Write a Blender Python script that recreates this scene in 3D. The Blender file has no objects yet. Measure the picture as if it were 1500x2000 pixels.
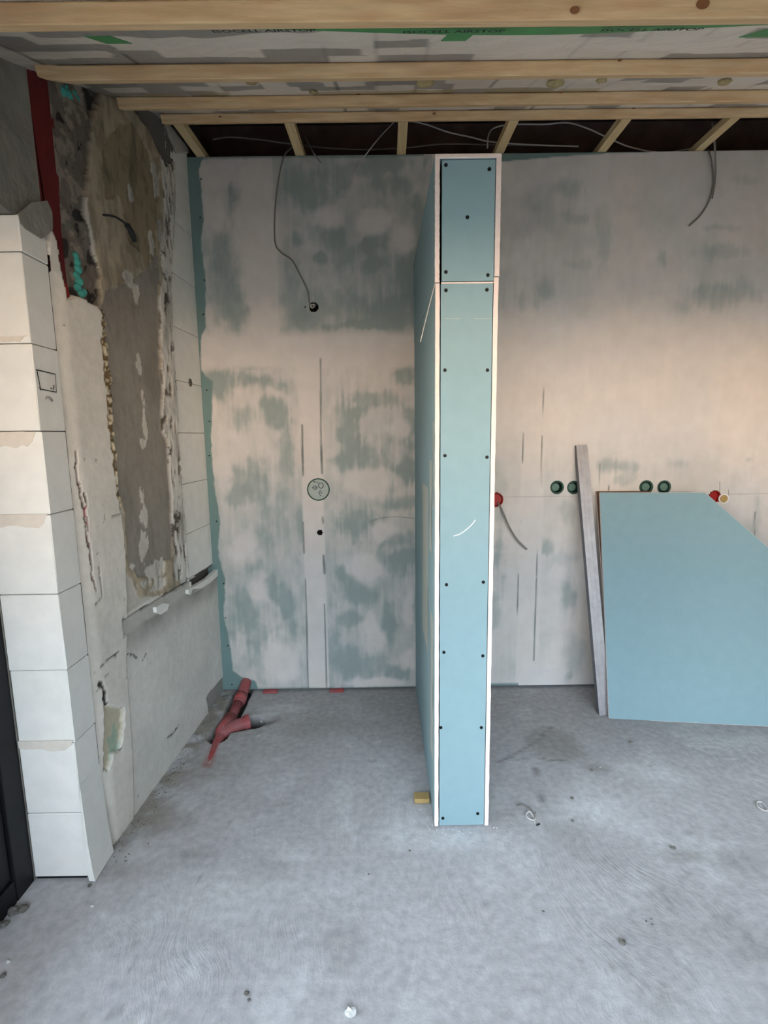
import bpy, bmesh, math, random
import numpy as np
from mathutils import Vector, Matrix
random.seed(7)
S = bpy.context.scene
COL = S.collection

# ---------------------------------------------------------------- camera
CF = 1003.04; CP, CY, CR = 0.1469, 0.0029, -0.0132
CAM = np.array([0.0, 0.0, 1.279])
def _axes():
    cy, sy, cp, sp = math.cos(CY), math.sin(CY), math.cos(CP), math.sin(CP)
    F = np.array([sy*cp, cy*cp, -sp]); R = np.array([cy, -sy, 0.0]); U = np.cross(R, F)
    return F, R*math.cos(CR)+U*math.sin(CR), -R*math.sin(CR)+U*math.cos(CR)
AF, AR, AU = _axes()
cd = bpy.data.cameras.new('camera'); cam = bpy.data.objects.new('camera', cd); COL.objects.link(cam)
cd.sensor_fit = 'HORIZONTAL'; cd.sensor_width = 36.0; cd.lens = CF/1500*36.0; cd.clip_start = 0.02
M = Matrix(((AR[0], AU[0], -AF[0], CAM[0]), (AR[1], AU[1], -AF[1], CAM[1]), (AR[2], AU[2], -AF[2], CAM[2]), (0, 0, 0, 1)))
cam.matrix_world = M
S.camera = cam
# survey helpers: where a sight line of the calibrated photo meets a real surface of the room
def ray(u, v):
    d = AF*CF + AR*(u-750.0) + AU*(1000.0-v)
    return d/np.linalg.norm(d)
def P(u, v, ax, val):
    d = ray(u, v); t = (val-CAM[ax])/d[ax]; return CAM + d*t
def Ppl(u, v, p0, n):
    d = ray(u, v); t = np.dot(np.array(p0)-CAM, n)/np.dot(d, n); return CAM + d*t

# ---------------------------------------------------------------- world and light
w = bpy.data.worlds.new('sky'); S.world = w; w.use_nodes = True
nt = w.node_tree; bg = nt.nodes['Background']
# evening sky: peach haze along the whole horizon, pale blue higher up
tcw = nt.nodes.new('ShaderNodeTexCoord'); sx = nt.nodes.new('ShaderNodeSeparateXYZ'); rp = nt.nodes.new('ShaderNodeValToRGB')
nt.links.new(tcw.outputs['Generated'], sx.inputs[0]); nt.links.new(sx.outputs[2], rp.inputs[0]); nt.links.new(rp.outputs[0], bg.inputs[0])
SKY = [(0.0, (3.9, 2.65, 1.95)), (.06, (3.6, 2.5, 1.9)), (.14, (1.15, 1.10, 1.10)), (.30, (1.30, 1.42, 1.72)), (.60, (1.75, 1.94, 2.40)), (1.0, (1.7, 1.94, 2.45))]
els = rp.color_ramp.elements
els[0].position = SKY[0][0]; els[0].color = (*SKY[0][1], 1); els[1].position = SKY[-1][0]; els[1].color = (*SKY[-1][1], 1)
for p_, c_ in SKY[1:-1]:
    e_ = els.new(p_); e_.color = (*c_, 1)
bg.inputs[1].default_value = 3.2
FY = -0.45         # front of the room, the opening behind the camera
def portal(name, loc, rot, sx, sy):
    l = bpy.data.lights.new(name, 'AREA'); l.shape = 'RECTANGLE'; l.size = sx; l.size_y = sy
    l.cycles.is_portal = True
    o = bpy.data.objects.new(name, l); COL.objects.link(o); o.location = loc; o.rotation_euler = rot
portal('window_portal', (0.85, FY-.02, 0.95), (math.radians(90), 0, 0), 3.6, 1.8)
portal('door_portal', (-1.22, 0.45, 0.95), (math.radians(90), 0, math.radians(-90)), 1.7, 1.8)
S.view_settings.view_transform = 'Standard'; S.view_settings.look = 'None'
S.view_settings.gamma = 1.0; S.view_settings.use_curve_mapping = False
S.view_settings.exposure = 1.12

# ---------------------------------------------------------------- numpy noise
_T = np.random.RandomState(3).rand(256, 256)
def vn(x, y, s=0):
    x = x + s*17.31; y = y + s*9.73
    xi = np.floor(x).astype(int); yi = np.floor(y).astype(int); fx = x-xi; fy = y-yi
    fx = fx*fx*(3-2*fx); fy = fy*fy*(3-2*fy)
    a = _T[xi % 256, yi % 256]; b = _T[(xi+1) % 256, yi % 256]; c = _T[xi % 256, (yi+1) % 256]; d = _T[(xi+1) % 256, (yi+1) % 256]
    return (a*(1-fx)+b*fx)*(1-fy)+(c*(1-fx)+d*fx)*fy
def fbm(x, y, s=0, o=4):
    r = 0; a = .5; t = 0
    for i in range(o):
        r = r + a*vn(x, y, s+i); t += a; a *= .5; x = x*2.03; y = y*2.03
    return r/t
def sst(a, b, x):
    t = np.clip((x-a)/(b-a), 0, 1); return t*t*(3-2*t)
def inpoly(px, py, poly):
    c = np.zeros(px.shape, bool); n = len(poly); j = n-1
    for i in range(n):
        xi, yi = poly[i]; xj, yj = poly[j]
        if yi != yj:
            c ^= ((yi > py) != (yj > py)) & (px < (xj-xi)*(py-yi)/(yj-yi)+xi)
        j = i
    return c
def segd(px, py, a, b):
    ax, ay = a; bx, by = b; dx, dy = bx-ax, by-ay; L = dx*dx+dy*dy+1e-12
    t = np.clip(((px-ax)*dx+(py-ay)*dy)/L, 0, 1)
    return np.hypot(px-ax-t*dx, py-ay-t*dy)

def s2l(c):
    return tuple(((v/255.0)/12.92 if v/255.0 <= .04045 else ((v/255.0+.055)/1.055)**2.4) for v in c)

# ---------------------------------------------------------------- materials
def mat(name, rgb, rough=.8, noise=0.0, scale=20.0, bump=0.0, bscale=60.0, metal=0.0, vcol=False, stretch=None, rgb2=None, spec=.3, bdist=.004):
    m = bpy.data.materials.new(name); m.use_nodes = True; n = m.node_tree.nodes; L = m.node_tree.links
    b = n['Principled BSDF']; b.inputs['Roughness'].default_value = rough; b.inputs['Metallic'].default_value = metal
    b.inputs['Specular IOR Level'].default_value = spec
    tc = n.new('ShaderNodeTexCoord'); mp = n.new('ShaderNodeMapping'); L.new(tc.outputs['Object'], mp.inputs[0])
    if stretch: mp.inputs['Scale'].default_value = stretch
    c1 = n.new('ShaderNodeRGB'); c1.outputs[0].default_value = (*s2l(rgb), 1); src = c1.outputs[0]
    if vcol:
        a = n.new('ShaderNodeVertexColor'); a.layer_name = 'Col'; src = a.outputs[0]
    if noise > 0 or rgb2:
        t = n.new('ShaderNodeTexNoise'); t.inputs['Scale'].default_value = scale; t.inputs['Detail'].default_value = 6; t.inputs['Roughness'].default_value = .6
        L.new(mp.outputs[0], t.inputs['Vector'])
        if rgb2:
            r = n.new('ShaderNodeValToRGB'); r.color_ramp.elements[0].position = .38; r.color_ramp.elements[1].position = .62
            L.new(t.outputs[0], r.inputs[0]); mx = n.new('ShaderNodeMix'); mx.data_type = 'RGBA'
            L.new(r.outputs[0], mx.inputs[0]); L.new(src, mx.inputs[6]); mx.inputs[7].default_value = (*s2l(rgb2), 1); src = mx.outputs[2]
        if noise > 0:
            mr = n.new('ShaderNodeMapRange'); mr.inputs[1].default_value = .3; mr.inputs[2].default_value = .7
            mr.inputs[3].default_value = 1-noise; mr.inputs[4].default_value = 1+noise*.6
            t2 = n.new('ShaderNodeTexNoise'); t2.inputs['Scale'].default_value = scale*1.7; t2.inputs['Detail'].default_value = 8; L.new(mp.outputs[0], t2.inputs['Vector'])
            L.new(t2.outputs[0], mr.inputs[0]); mm = n.new('ShaderNodeVectorMath'); mm.operation = 'SCALE'
            L.new(src, mm.inputs[0]); L.new(mr.outputs[0], mm.inputs['Scale']); src = mm.outputs[0]
    L.new(src, b.inputs['Base Color'])
    if bump > 0:
        t3 = n.new('ShaderNodeTexNoise'); t3.inputs['Scale'].default_value = bscale; t3.inputs['Detail'].default_value = 6
        L.new(mp.outputs[0], t3.inputs['Vector']); bp = n.new('ShaderNodeBump'); bp.inputs['Strength'].default_value = bump; bp.inputs['Distance'].default_value = bdist
        L.new(t3.outputs[0], bp.inputs['Height']); L.new(bp.outputs[0], b.inputs['Normal'])
    return m
MT = {}
MT['skim'] = mat('skimmed_plasterboard', (190, 185, 175), .85, vcol=True, noise=.05, scale=9, bump=.25, bscale=25, bdist=.002)
MT['teal'] = mat('green_plasterboard_paper', (130, 158, 165), .72, noise=.03, scale=14, bump=.08, bscale=300, bdist=.0006)
MT['gyps'] = mat('raw_gypsum_edge', (228, 212, 205), .85, noise=.06, scale=40, bump=.3, bscale=120, bdist=.001)
MT['block'] = mat('aerated_concrete', (228, 226, 220), .9, noise=.05, scale=12, bump=.35, bscale=180, bdist=.0012)
MT['render'] = mat('old_wall_render', (180, 170, 160), .92, vcol=True, noise=.07, scale=22, bump=.35, bscale=90, bdist=.0018)
MT['concrete'] = mat('dark_grey_concrete', (138, 134, 126), .95, noise=.22, scale=8, bump=.8, bscale=35, bdist=.01)
MT['steel'] = mat('red_primed_steel', (104, 26, 28), .6, noise=.12, scale=12, bump=.1)
MT['wood'] = mat('pale_spruce', (222, 194, 152), .75, noise=.10, scale=5, bump=.2, bscale=40, stretch=(1.2, 14, 14), rgb2=(208, 172, 130))
MT['woody'] = mat('pale_spruce_stick', (222, 200, 156), .75, noise=.10, scale=5, bump=.2, bscale=40, stretch=(14, 1.2, 14), rgb2=(212, 184, 138))
MT['knot'] = mat('wood_knot', (138, 92, 60), .8, noise=.15, scale=60)
MT['darkwood'] = mat('old_dark_timber', (104, 78, 62), .85, noise=.25, scale=6, bump=.4, stretch=(1, 8, 8))
MT['cavity'] = mat('dark_roof_board', (112, 92, 84), .9, noise=.3, scale=5, bump=.5, bscale=20)
MT['black'] = mat('black_powder_coat', (20, 20, 23), .5, noise=.05, scale=30, spec=.25)
MT['gasket'] = mat('black_rubber', (12, 12, 13), .6)
MT['alu'] = mat('bare_aluminium', (200, 205, 208), .35, metal=.8, noise=.05)
MT['zinc'] = mat('galvanised_sheet', (160, 158, 160), .48, metal=.55, noise=.14, scale=20, bump=.12, bscale=90)
MT['zinc_shaded'] = mat('galvanised_sheet_shaded', (120, 120, 126), .55, metal=.5, noise=.12, scale=24)  # darker copy of the zinc, shade of the turned faces in the colour
MT['pvc'] = mat('red_drain_plastic', (160, 66, 66), .5, rgb2=(148, 88, 88), scale=16, noise=.1, bump=.15)
MT['redbox'] = mat('red_box_plastic', (150, 28, 26), .5, noise=.05)
MT['greenbox'] = mat('green_box_dusted', (92, 122, 112), .7, noise=.15, scale=40)
MT['greendark'] = mat('green_box_side', (45, 74, 64), .7, noise=.15, scale=40)
MT['dark'] = mat('dark_hole', (16, 14, 13), .95)
MT['ink'] = mat('marker_ink', (44, 44, 46), .8)
MT['pencil'] = mat('pencil_line', (120, 118, 118), .8)
MT['bluepen'] = mat('dark_blue_marker', (40, 55, 70), .8)
MT['screw'] = mat('black_screw', (22, 24, 26), .5, metal=.5)
MT['cable'] = mat('grey_cable_sheath', (128, 124, 118), .55, noise=.06)
MT['cablew'] = mat('white_cable_sheath', (196, 192, 186), .55, noise=.05)
MT['foam'] = mat('teal_expanding_foam', (72, 160, 150), .6, noise=.15, scale=18, bump=.6, bscale=40, bdist=.006)
MT['yfoam'] = mat('yellow_foam', (176, 160, 118), .8, noise=.2, scale=50, bump=.5)
MT['white'] = mat('white_plaster', (226, 226, 226), .9, noise=.05, bump=.3)
MT['grit'] = mat('grey_grit', (108, 104, 98), .9, noise=.25, scale=60, bump=.6)
MT['chip'] = mat('pale_chip', (205, 205, 200), .9, noise=.1, scale=60)
MT['shade_smear'] = mat('pier_shadow_tone', (214, 206, 194), .92, noise=.06, scale=30, bump=.4)  # tone of the shadow patches painted on the pier front
MT['tape'] = mat('green_sealing_tape', (70, 138, 80), .5, noise=.1, scale=10, bump=.15)
MT['chip_wood'] = mat('particle_scrap', (168, 142, 92), .85, noise=.2, scale=90, bump=.4, bscale=200)
MT['lens'] = mat('cover_disc_face', (164, 172, 166), .6, noise=.08, scale=20)
MT['ground'] = mat('outdoor_ground', (158, 140, 120), .95, noise=.2, scale=1)
MT['blank'] = mat('unfinished_side_wall', (176, 172, 164), .9, noise=.08, scale=4)
# floor
def floor_mat():
    m = mat('dusty_concrete_floor', (168, 168, 170), .82, vcol=True, noise=.17, scale=24, spec=.25)
    n = m.node_tree.nodes; L = m.node_tree.links; b = n['Principled BSDF']
    tc = n.new('ShaderNodeTexCoord')
    # wandering trowel ridges
    nz = n.new('ShaderNodeTexNoise'); nz.inputs['Scale'].default_value = 1.6; nz.inputs['Detail'].default_value = 2; L.new(tc.outputs['Object'], nz.inputs['Vector'])
    ad = n.new('ShaderNodeVectorMath'); ad.operation = 'MULTIPLY_ADD'; L.new(nz.outputs[1], ad.inputs[0]); ad.inputs[1].default_value = (.75, .75, 0); L.new(tc.outputs['Object'], ad.inputs[2])
    mp = n.new('ShaderNodeMapping'); mp.inputs['Scale'].default_value = (70, 13, 1); mp.inputs['Rotation'].default_value = (0, 0, .35); L.new(ad.outputs[0], mp.inputs[0])
    rn = n.new('ShaderNodeTexNoise'); rn.inputs['Scale'].default_value = 1; rn.inputs['Detail'].default_value = 6; rn.inputs['Roughness'].default_value = .65; L.new(mp.outputs[0], rn.inputs['Vector'])
    mk = n.new('ShaderNodeTexNoise'); mk.inputs['Scale'].default_value = 2.3; mk.inputs['Detail'].default_value = 3; L.new(tc.outputs['Object'], mk.inputs['Vector'])
    mr = n.new('ShaderNodeMapRange'); mr.inputs[1].default_value = .46; mr.inputs[2].default_value = .66; L.new(mk.outputs[0], mr.inputs[0])
    mu = n.new('ShaderNodeMath'); mu.operation = 'MULTIPLY'; L.new(rn.outputs[0], mu.inputs[0]); L.new(mr.outputs[0], mu.inputs[1])
    f2 = n.new('ShaderNodeTexNoise'); f2.inputs['Scale'].default_value = 42; f2.inputs['Detail'].default_value = 8; f2.inputs['Roughness'].default_value = .65; L.new(tc.outputs['Object'], f2.inputs['Vector'])
    su = n.new('ShaderNodeMath'); su.operation = 'MULTIPLY_ADD'; L.new(f2.outputs[0], su.inputs[0]); su.inputs[1].default_value = .35; L.new(mu.outputs[0], su.inputs[2])
    bp = n.new('ShaderNodeBump'); bp.inputs['Strength'].default_value = .8; bp.inputs['Distance'].default_value = .006
    L.new(su.outputs[0], bp.inputs['Height']); L.new(bp.outputs[0], b.inputs['Normal'])
    return m
MT['floor'] = floor_mat()
# vapour film with printed grey rectangles and thin print lines
def film_mat():
    m = bpy.data.materials.new('printed_vapour_film'); m.use_nodes = True; n = m.node_tree.nodes; L = m.node_tree.links
    b = n['Principled BSDF']; b.inputs['Roughness'].default_value = .5; b.inputs['Specular IOR Level'].default_value = .3
    a = n.new('ShaderNodeVertexColor'); a.layer_name = 'Col'
    tc = n.new('ShaderNodeTexCoord'); t2 = n.new('ShaderNodeTexNoise'); t2.inputs['Scale'].default_value = 9; t2.inputs['Detail'].default_value = 5; t2.inputs['Distortion'].default_value = 1.5
    L.new(tc.outputs['Object'], t2.inputs['Vector'])
    bp = n.new('ShaderNodeBump'); bp.inputs['Strength'].default_value = .6; bp.inputs['Distance'].default_value = .012
    L.new(t2.outputs[0], bp.inputs['Height']); L.new(bp.outputs[0], b.inputs['Normal']); L.new(a.outputs[0], b.inputs['Base Color'])
    return m
MT['film'] = film_mat()
def glass_mat():
    m = bpy.data.materials.new('window_glass'); m.use_nodes = True; n = m.node_tree.nodes; L = m.node_tree.links
    n.remove(n['Principled BSDF']); o = n['Material Output']
    t = n.new('ShaderNodeBsdfTransparent'); t.inputs[0].default_value = (.9, .95, .94, 1); g = n.new('ShaderNodeBsdfGlossy'); g.inputs['Roughness'].default_value = .02
    fr = n.new('ShaderNodeFresnel'); fr.inputs[0].default_value = 1.5; mx = n.new('ShaderNodeMixShader')
    L.new(fr.outputs[0], mx.inputs[0]); L.new(t.outputs[0], mx.inputs[1]); L.new(g.outputs[0], mx.inputs[2]); L.new(mx.outputs[0], o.inputs[0])
    return m
MT['glass'] = glass_mat()

# ---------------------------------------------------------------- object helpers
def link(name, me, m, parent=None):
    o = bpy.data.objects.new(name, me); COL.objects.link(o)
    if m is not None: me.materials.append(MT[m] if isinstance(m, str) else m)
    if parent is not None: o.parent = parent
    return o
def empty(name, loc=(0, 0, 0)):
    o = bpy.data.objects.new(name, None); COL.objects.link(o); o.location = loc; o.empty_display_size = .05; return o
def tag(o, label, cat, group=None):
    o['label'] = label; o['category'] = cat
    if group: o['group'] = group
    return o
def struct(o): o['kind'] = 'structure'; return o
def fin(name, bm, m, parent=None, smooth=False):
    me = bpy.data.meshes.new(name)
    bmesh.ops.recalc_face_normals(bm, faces=bm.faces)
    if smooth:
        for f in bm.faces: f.smooth = True
    if parent is not None and parent.location.length > 1e-9:
        bmesh.ops.translate(bm, verts=bm.verts, vec=-parent.location)
    bm.to_mesh(me); bm.free(); return link(name, me, m, parent)
def box_bm(bm, x0, x1, y0, y1, z0, z1, bev=0.0):
    r = bmesh.ops.create_cube(bm, size=1.0); vs = r['verts']
    for v in vs:
        v.co = Vector((x0+(v.co.x+.5)*(x1-x0), y0+(v.co.y+.5)*(y1-y0), z0+(v.co.z+.5)*(z1-z0)))
    if bev > 0:
        es = list({e for v in vs for e in v.link_edges})
        bmesh.ops.bevel(bm, geom=es, offset=bev, segments=1, affect='EDGES')
def box(name, x0, x1, y0, y1, z0, z1, m, parent=None, bev=0.0, xf=None):
    bm = bmesh.new(); box_bm(bm, x0, x1, y0, y1, z0, z1, bev)
    if xf is not None: bmesh.ops.transform(bm, matrix=xf, verts=bm.verts)
    return fin(name, bm, m, parent)
def prism(name, pts, d, m, parent=None, bev=0.0):
    """closed polygon pts (3D) pushed along vector d"""
    bm = bmesh.new(); d = Vector(d)
    a = [bm.verts.new(Vector(p)) for p in pts]; b = [bm.verts.new(Vector(p)+d) for p in pts]
    bm.faces.new(a); bm.faces.new(b[::-1])
    for i in range(len(a)):
        j = (i+1) % len(a); bm.faces.new((a[i], b[i], b[j], a[j]))
    bmesh.ops.triangulate(bm, faces=[f for f in bm.faces if len(f.verts) > 4])
    return fin(name, bm, m, parent)
def smooth_path(pts, n=6):
    pts = [np.array(p, float) for p in pts]
    if len(pts) < 3: return pts
    q = [2*pts[0]-pts[1]]+pts+[2*pts[-1]-pts[-2]]; out = []
    for i in range(1, len(q)-2):
        for k in range(n):
            t = k/n
            out.append(.5*((2*q[i])+(-q[i-1]+q[i+1])*t+(2*q[i-1]-5*q[i]+4*q[i+1]-q[i+2])*t*t+(-q[i-1]+3*q[i]-3*q[i+1]+q[i+2])*t**3))
    out.append(pts[-1]); return out
def tube_bm(bm, pts, r, seg=8, caps=True):
    pts = [Vector(p) for p in pts]; rings = []; prev = None
    for i, p in enumerate(pts):
        t = (pts[min(i+1, len(pts)-1)]-pts[max(i-1, 0)]).normalized()
        if prev is None:
            a = Vector((0, 0, 1)) if abs(t.z) < .9 else Vector((1, 0, 0)); nn = t.cross(a).normalized()
        else: nn = (prev-t*prev.dot(t)).normalized()
        prev = nn; bb = t.cross(nn); rr = r[i] if isinstance(r, (list, tuple)) else r
        rings.append([bm.verts.new(p+(nn*math.cos(2*math.pi*k/seg)+bb*math.sin(2*math.pi*k/seg))*rr) for k in range(seg)])
    for a, b in zip(rings, rings[1:]):
        for k in range(seg): bm.faces.new((a[k], a[(k+1) % seg], b[(k+1) % seg], b[k]))
    if caps: bm.faces.new(rings[0][::-1]); bm.faces.new(rings[-1])
def tube(name, pts, r, m, parent=None, seg=8, n=6):
    bm = bmesh.new(); tube_bm(bm, smooth_path(pts, n), r, seg); return fin(name, bm, m, parent, True)
def lathe(name, c, axis, prof, m, parent=None, seg=32):
    """prof: (radius, offset along axis) pairs"""
    bm = bmesh.new(); ax = Vector(axis).normalized(); a = ax.orthogonal().normalized(); b = ax.cross(a); c = Vector(c); rings = []
    for r, h in prof:
        rings.append([bm.verts.new(c+ax*h+(a*math.cos(2*math.pi*k/seg)+b*math.sin(2*math.pi*k/seg))*max(r, 1e-5)) for k in range(seg)])
    for p, q in zip(rings, rings[1:]):
        for k in range(seg): bm.faces.new((p[k], p[(k+1) % seg], q[(k+1) % seg], q[k]))
    bmesh.ops.remove_doubles(bm, verts=bm.verts, dist=1e-4*.5)
    return fin(name, bm, m, parent, False)
def ribbon(name, paths, wd, nrm, m, parent=None, th=.0004):
    """flat strokes of width wd lying on a surface with normal nrm"""
    bm = bmesh.new(); nrm = Vector(nrm).normalized()
    for pts in paths:
        pts = [Vector(p) for p in pts]; L = []; R = []
        for i, p in enumerate(pts):
            t = (pts[min(i+1, len(pts)-1)]-pts[max(i-1, 0)]).normalized(); s = t.cross(nrm)*wd*.5
            L.append(p+s+nrm*th); R.append(p-s+nrm*th)
        vl = [bm.verts.new(p) for p in L]; vr = [bm.verts.new(p) for p in R]
        vl2 = [bm.verts.new(p-nrm*th*1.5) for p in L]; vr2 = [bm.verts.new(p-nrm*th*1.5) for p in R]
        for i in range(len(pts)-1):
            bm.faces.new((vl[i], vl[i+1], vr[i+1], vr[i])); bm.faces.new((vl2[i], vr2[i], vr2[i+1], vl2[i+1]))
            bm.faces.new((vl[i], vl2[i], vl2[i+1], vl[i+1])); bm.faces.new((vr[i], vr[i+1], vr2[i+1], vr2[i]))
    return fin(name, bm, m, parent)
def gridmesh(name, X, Y, Z, col, m, parent=None, keep=None, smooth=True, off=None):
    n0, n1 = X.shape; me = bpy.data.meshes.new(name)
    co = np.stack([X, Y, Z], -1).reshape(-1, 3).astype(np.float32)
    if off is not None: co = co-np.array(off, np.float32)
    i = np.arange(n0-1)[:, None]*n1+np.arange(n1-1)[None, :]
    q = np.stack([i, i+n1, i+n1+1, i+1], -1).reshape(-1, 4)
    if keep is not None: q = q[keep.reshape(-1)]
    me.vertices.add(len(co)); me.vertices.foreach_set('co', co.ravel())
    me.loops.add(q.size); me.loops.foreach_set('vertex_index', q.ravel().astype(np.int32))
    me.polygons.add(len(q)); me.polygons.foreach_set('loop_start', (np.arange(len(q))*4).astype(np.int32))
    me.polygons.foreach_set('loop_total', np.full(len(q), 4, np.int32))
    if smooth: me.polygons.foreach_set('use_smooth', np.ones(len(q), bool))
    me.update(calc_edges=True)
    if col is not None:
        ca = me.color_attributes.new('Col', 'FLOAT_COLOR', 'POINT')
        c4 = np.concatenate([col.reshape(-1, 3), np.ones((len(co), 1))], 1).astype(np.float32); ca.data.foreach_set('color', c4.ravel())
    return link(name, me, m, parent)
def rock(name, c, s, m, parent=None, seed=0, flat=.7):
    rr = random.Random(seed); bm = bmesh.new(); bmesh.ops.create_icosphere(bm, subdivisions=2, radius=1)
    for v in bm.verts:
        k = 1+rr.uniform(-.28, .28); v.co = Vector((v.co.x*k*s, v.co.y*k*s*.8, max(v.co.z*k*s*flat, -s*flat*.55)))
    bmesh.ops.translate(bm, verts=bm.verts, vec=Vector(c)+Vector((0, 0, s*flat*.5)))
    return fin(name, bm, m, parent)

WY = 2.46          # face of the back wall
WH = 2.5           # top of the back wall boards
def XL(y): return -0.875+0.0518*(y-1.34)     # face of the left wall

# ================================================================ FLOOR
def build_floor():
    xs = np.concatenate([np.arange(-1.5, -.95, .03), np.arange(-.95, -.5, .006), np.arange(-.5, 3.0, .025)])
    ys = np.concatenate([np.arange(-1.6, .7, .05), np.arange(.7, 1.8, .02), np.arange(1.8, 2.62, .006)])
    X, Y = np.meshgrid(xs, ys, indexing='ij')
    wx = X+.02*(fbm(X*9, Y*9, 5)-.5); wy = Y+.02*(fbm(X*9, Y*9, 8)-.5)
    Z = .004*(fbm(X*2.5, Y*2.5, 1)-.5)+.0022*(fbm(X*14, Y*14, 2)-.5)
    # drain trench
    pth = [(-.712, 2.56), (-.716, 2.36), (-.715, 2.2), (-.73, 2.06)]
    d = np.minimum.reduce([segd(wx, wy, pth[i], pth[i+1]) for i in range(3)])
    tr = 1-sst(.036, .044, d)
    d2 = segd(wx, wy, (-.70, 2.14), (-.60, 2.17)); tr2 = (1-sst(.042, .056, d2))
    d3 = segd(wx, wy, (-.60, 2.17), (-.54, 2.20)); tr3 = (1-sst(.0, .06, d3))*.35
    t = np.maximum(np.maximum(tr, tr2), tr3); Z = Z-.05*t
    # rough mortar fillet and grit along the left wall
    dl = X-XL(Y); fil = (1-sst(.02, .13, dl))*sst(1.35, 1.6, Y)
    Z = Z+fil*(.012*fbm(X*30, Y*30, 4)-.004)
    base = np.array(s2l((180, 177, 177))); dark = np.array(s2l((138, 134, 128))); lite = np.array(s2l((208, 208, 208))); brn = np.array(s2l((134, 124, 108)))
    n1 = fbm(X*2.2, Y*2.2, 11, 6); n2 = fbm(X*9, Y*9, 14, 5)
    c = base[None, None]*(.86+.28*n1[..., None])
    k = sst(.55, .75, n2)[..., None]*.35; c = c*(1-k)+lite*k
    k = (sst(.6, .8, fbm(X*4, Y*5, 21, 5))*.4)[..., None]; c = c*(1-k)+dark*k
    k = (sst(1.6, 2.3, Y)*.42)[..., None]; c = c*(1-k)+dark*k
    def blob(u, v, ru, rv, colr, s, sharp=.6):
        nonlocal c
        p = P(u, v, 2, 0); q = P(u+ru, v, 2, 0); r = P(u, v-rv, 2, 0)
        e = np.hypot((X-p[0])/abs(q[0]-p[0]), (Y-p[1])/abs(r[1]-p[1]))+.9*(fbm(X*7, Y*7, int(u) % 40, 4)-.5)
        kk = ((1-sst(sharp, 1.15, e))*s)[..., None]; c = c*(1-kk)+colr*kk
    blob(1150, 1580, 110, 45, lite, .7, .2); blob(1280, 1510, 90, 30, lite, .55, .2); blob(880, 1640, 160, 25, lite, .6, .2)
    blob(780, 1620, 60, 40, lite, .55, .2); blob(1080, 1450, 60, 35, dark, .6); blob(1170, 1500, 40, 14, dark, .45); blob(1340, 1670, 60, 18, dark, .55, .3)
    blob(1440, 1680, 60, 30, dark, .35, .3); blob(620, 1420, 120, 25, dark, .3, .2); blob(380, 1670, 50, 12, dark, .45, .3); blob(1470, 1860, 45, 22, dark, .4)
    blob(1450, 1450, 130, 20, lite, .3, .2); blob(400, 1500, 60, 40, brn, .35, .3); blob(320, 1600, 50, 40, brn, .45, .3); blob(560, 1385, 60, 12, lite, .35, .3)
    blob(220, 1700, 60, 25, dark, .35, .2); blob(440, 1750, 260, 60, lite, .3, .1)
    k = (fil*.75*sst(.3, .6, fbm(X*20, Y*20, 33)))[..., None]; c = c*(1-k)+brn*k
    k = (t*.9)[..., None]; c = c*(1-k)+np.array(s2l((58, 52, 48)))*k
    # reddish dust where the drain runs just under the screed
    dr = segd(wx, wy, (-.725, 2.05), (-.705, 1.87)); k = ((1-sst(.012, .03, dr))*.5)[..., None]; c = c*(1-k)+np.array(s2l((150, 78, 76)))*k
    sp = vn(X*38, Y*38, 71); k = (sst(.93, .97, sp)*.35)[..., None]; c = c*(1-k)+dark*.7*k; k = (sst(.94, .97, vn(X*33, Y*33, 75))*.4)[..., None]; c = c*(1-k)+lite*1.05*k
    # hairline cracks
    def crack(pix, s=.6):
        nonlocal c, Z
        pp = [P(u, v, 2, 0)[:2] for u, v in pix]
        d = np.minimum.reduce([segd(wx, wy, pp[i], pp[i+1]) for i in range(len(pp)-1)])
        kk = ((1-sst(.002, .009, d))*s)[..., None]; c = c*(1-kk)+dark*.6*kk
    crack([(970, 1490), (1010, 1470), (1050, 1445), (1075, 1420)]); crack([(1048, 1500), (1055, 1540), (1060, 1565)])
    crack([(1055, 1480), (1075, 1487), (1100, 1484)])
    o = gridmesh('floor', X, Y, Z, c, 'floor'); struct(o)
    return o
FL = build_floor()
bm = bmesh.new(); box_bm(bm, -1.5, 3.0, -1.6, 3.2, -.3, -.12); slab = fin('floor_slab', bm, 'concrete', FL)

# ================================================================ BACK WALL
WB = struct(empty('wall_back', (0.6, WY+.04, 0)))
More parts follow.
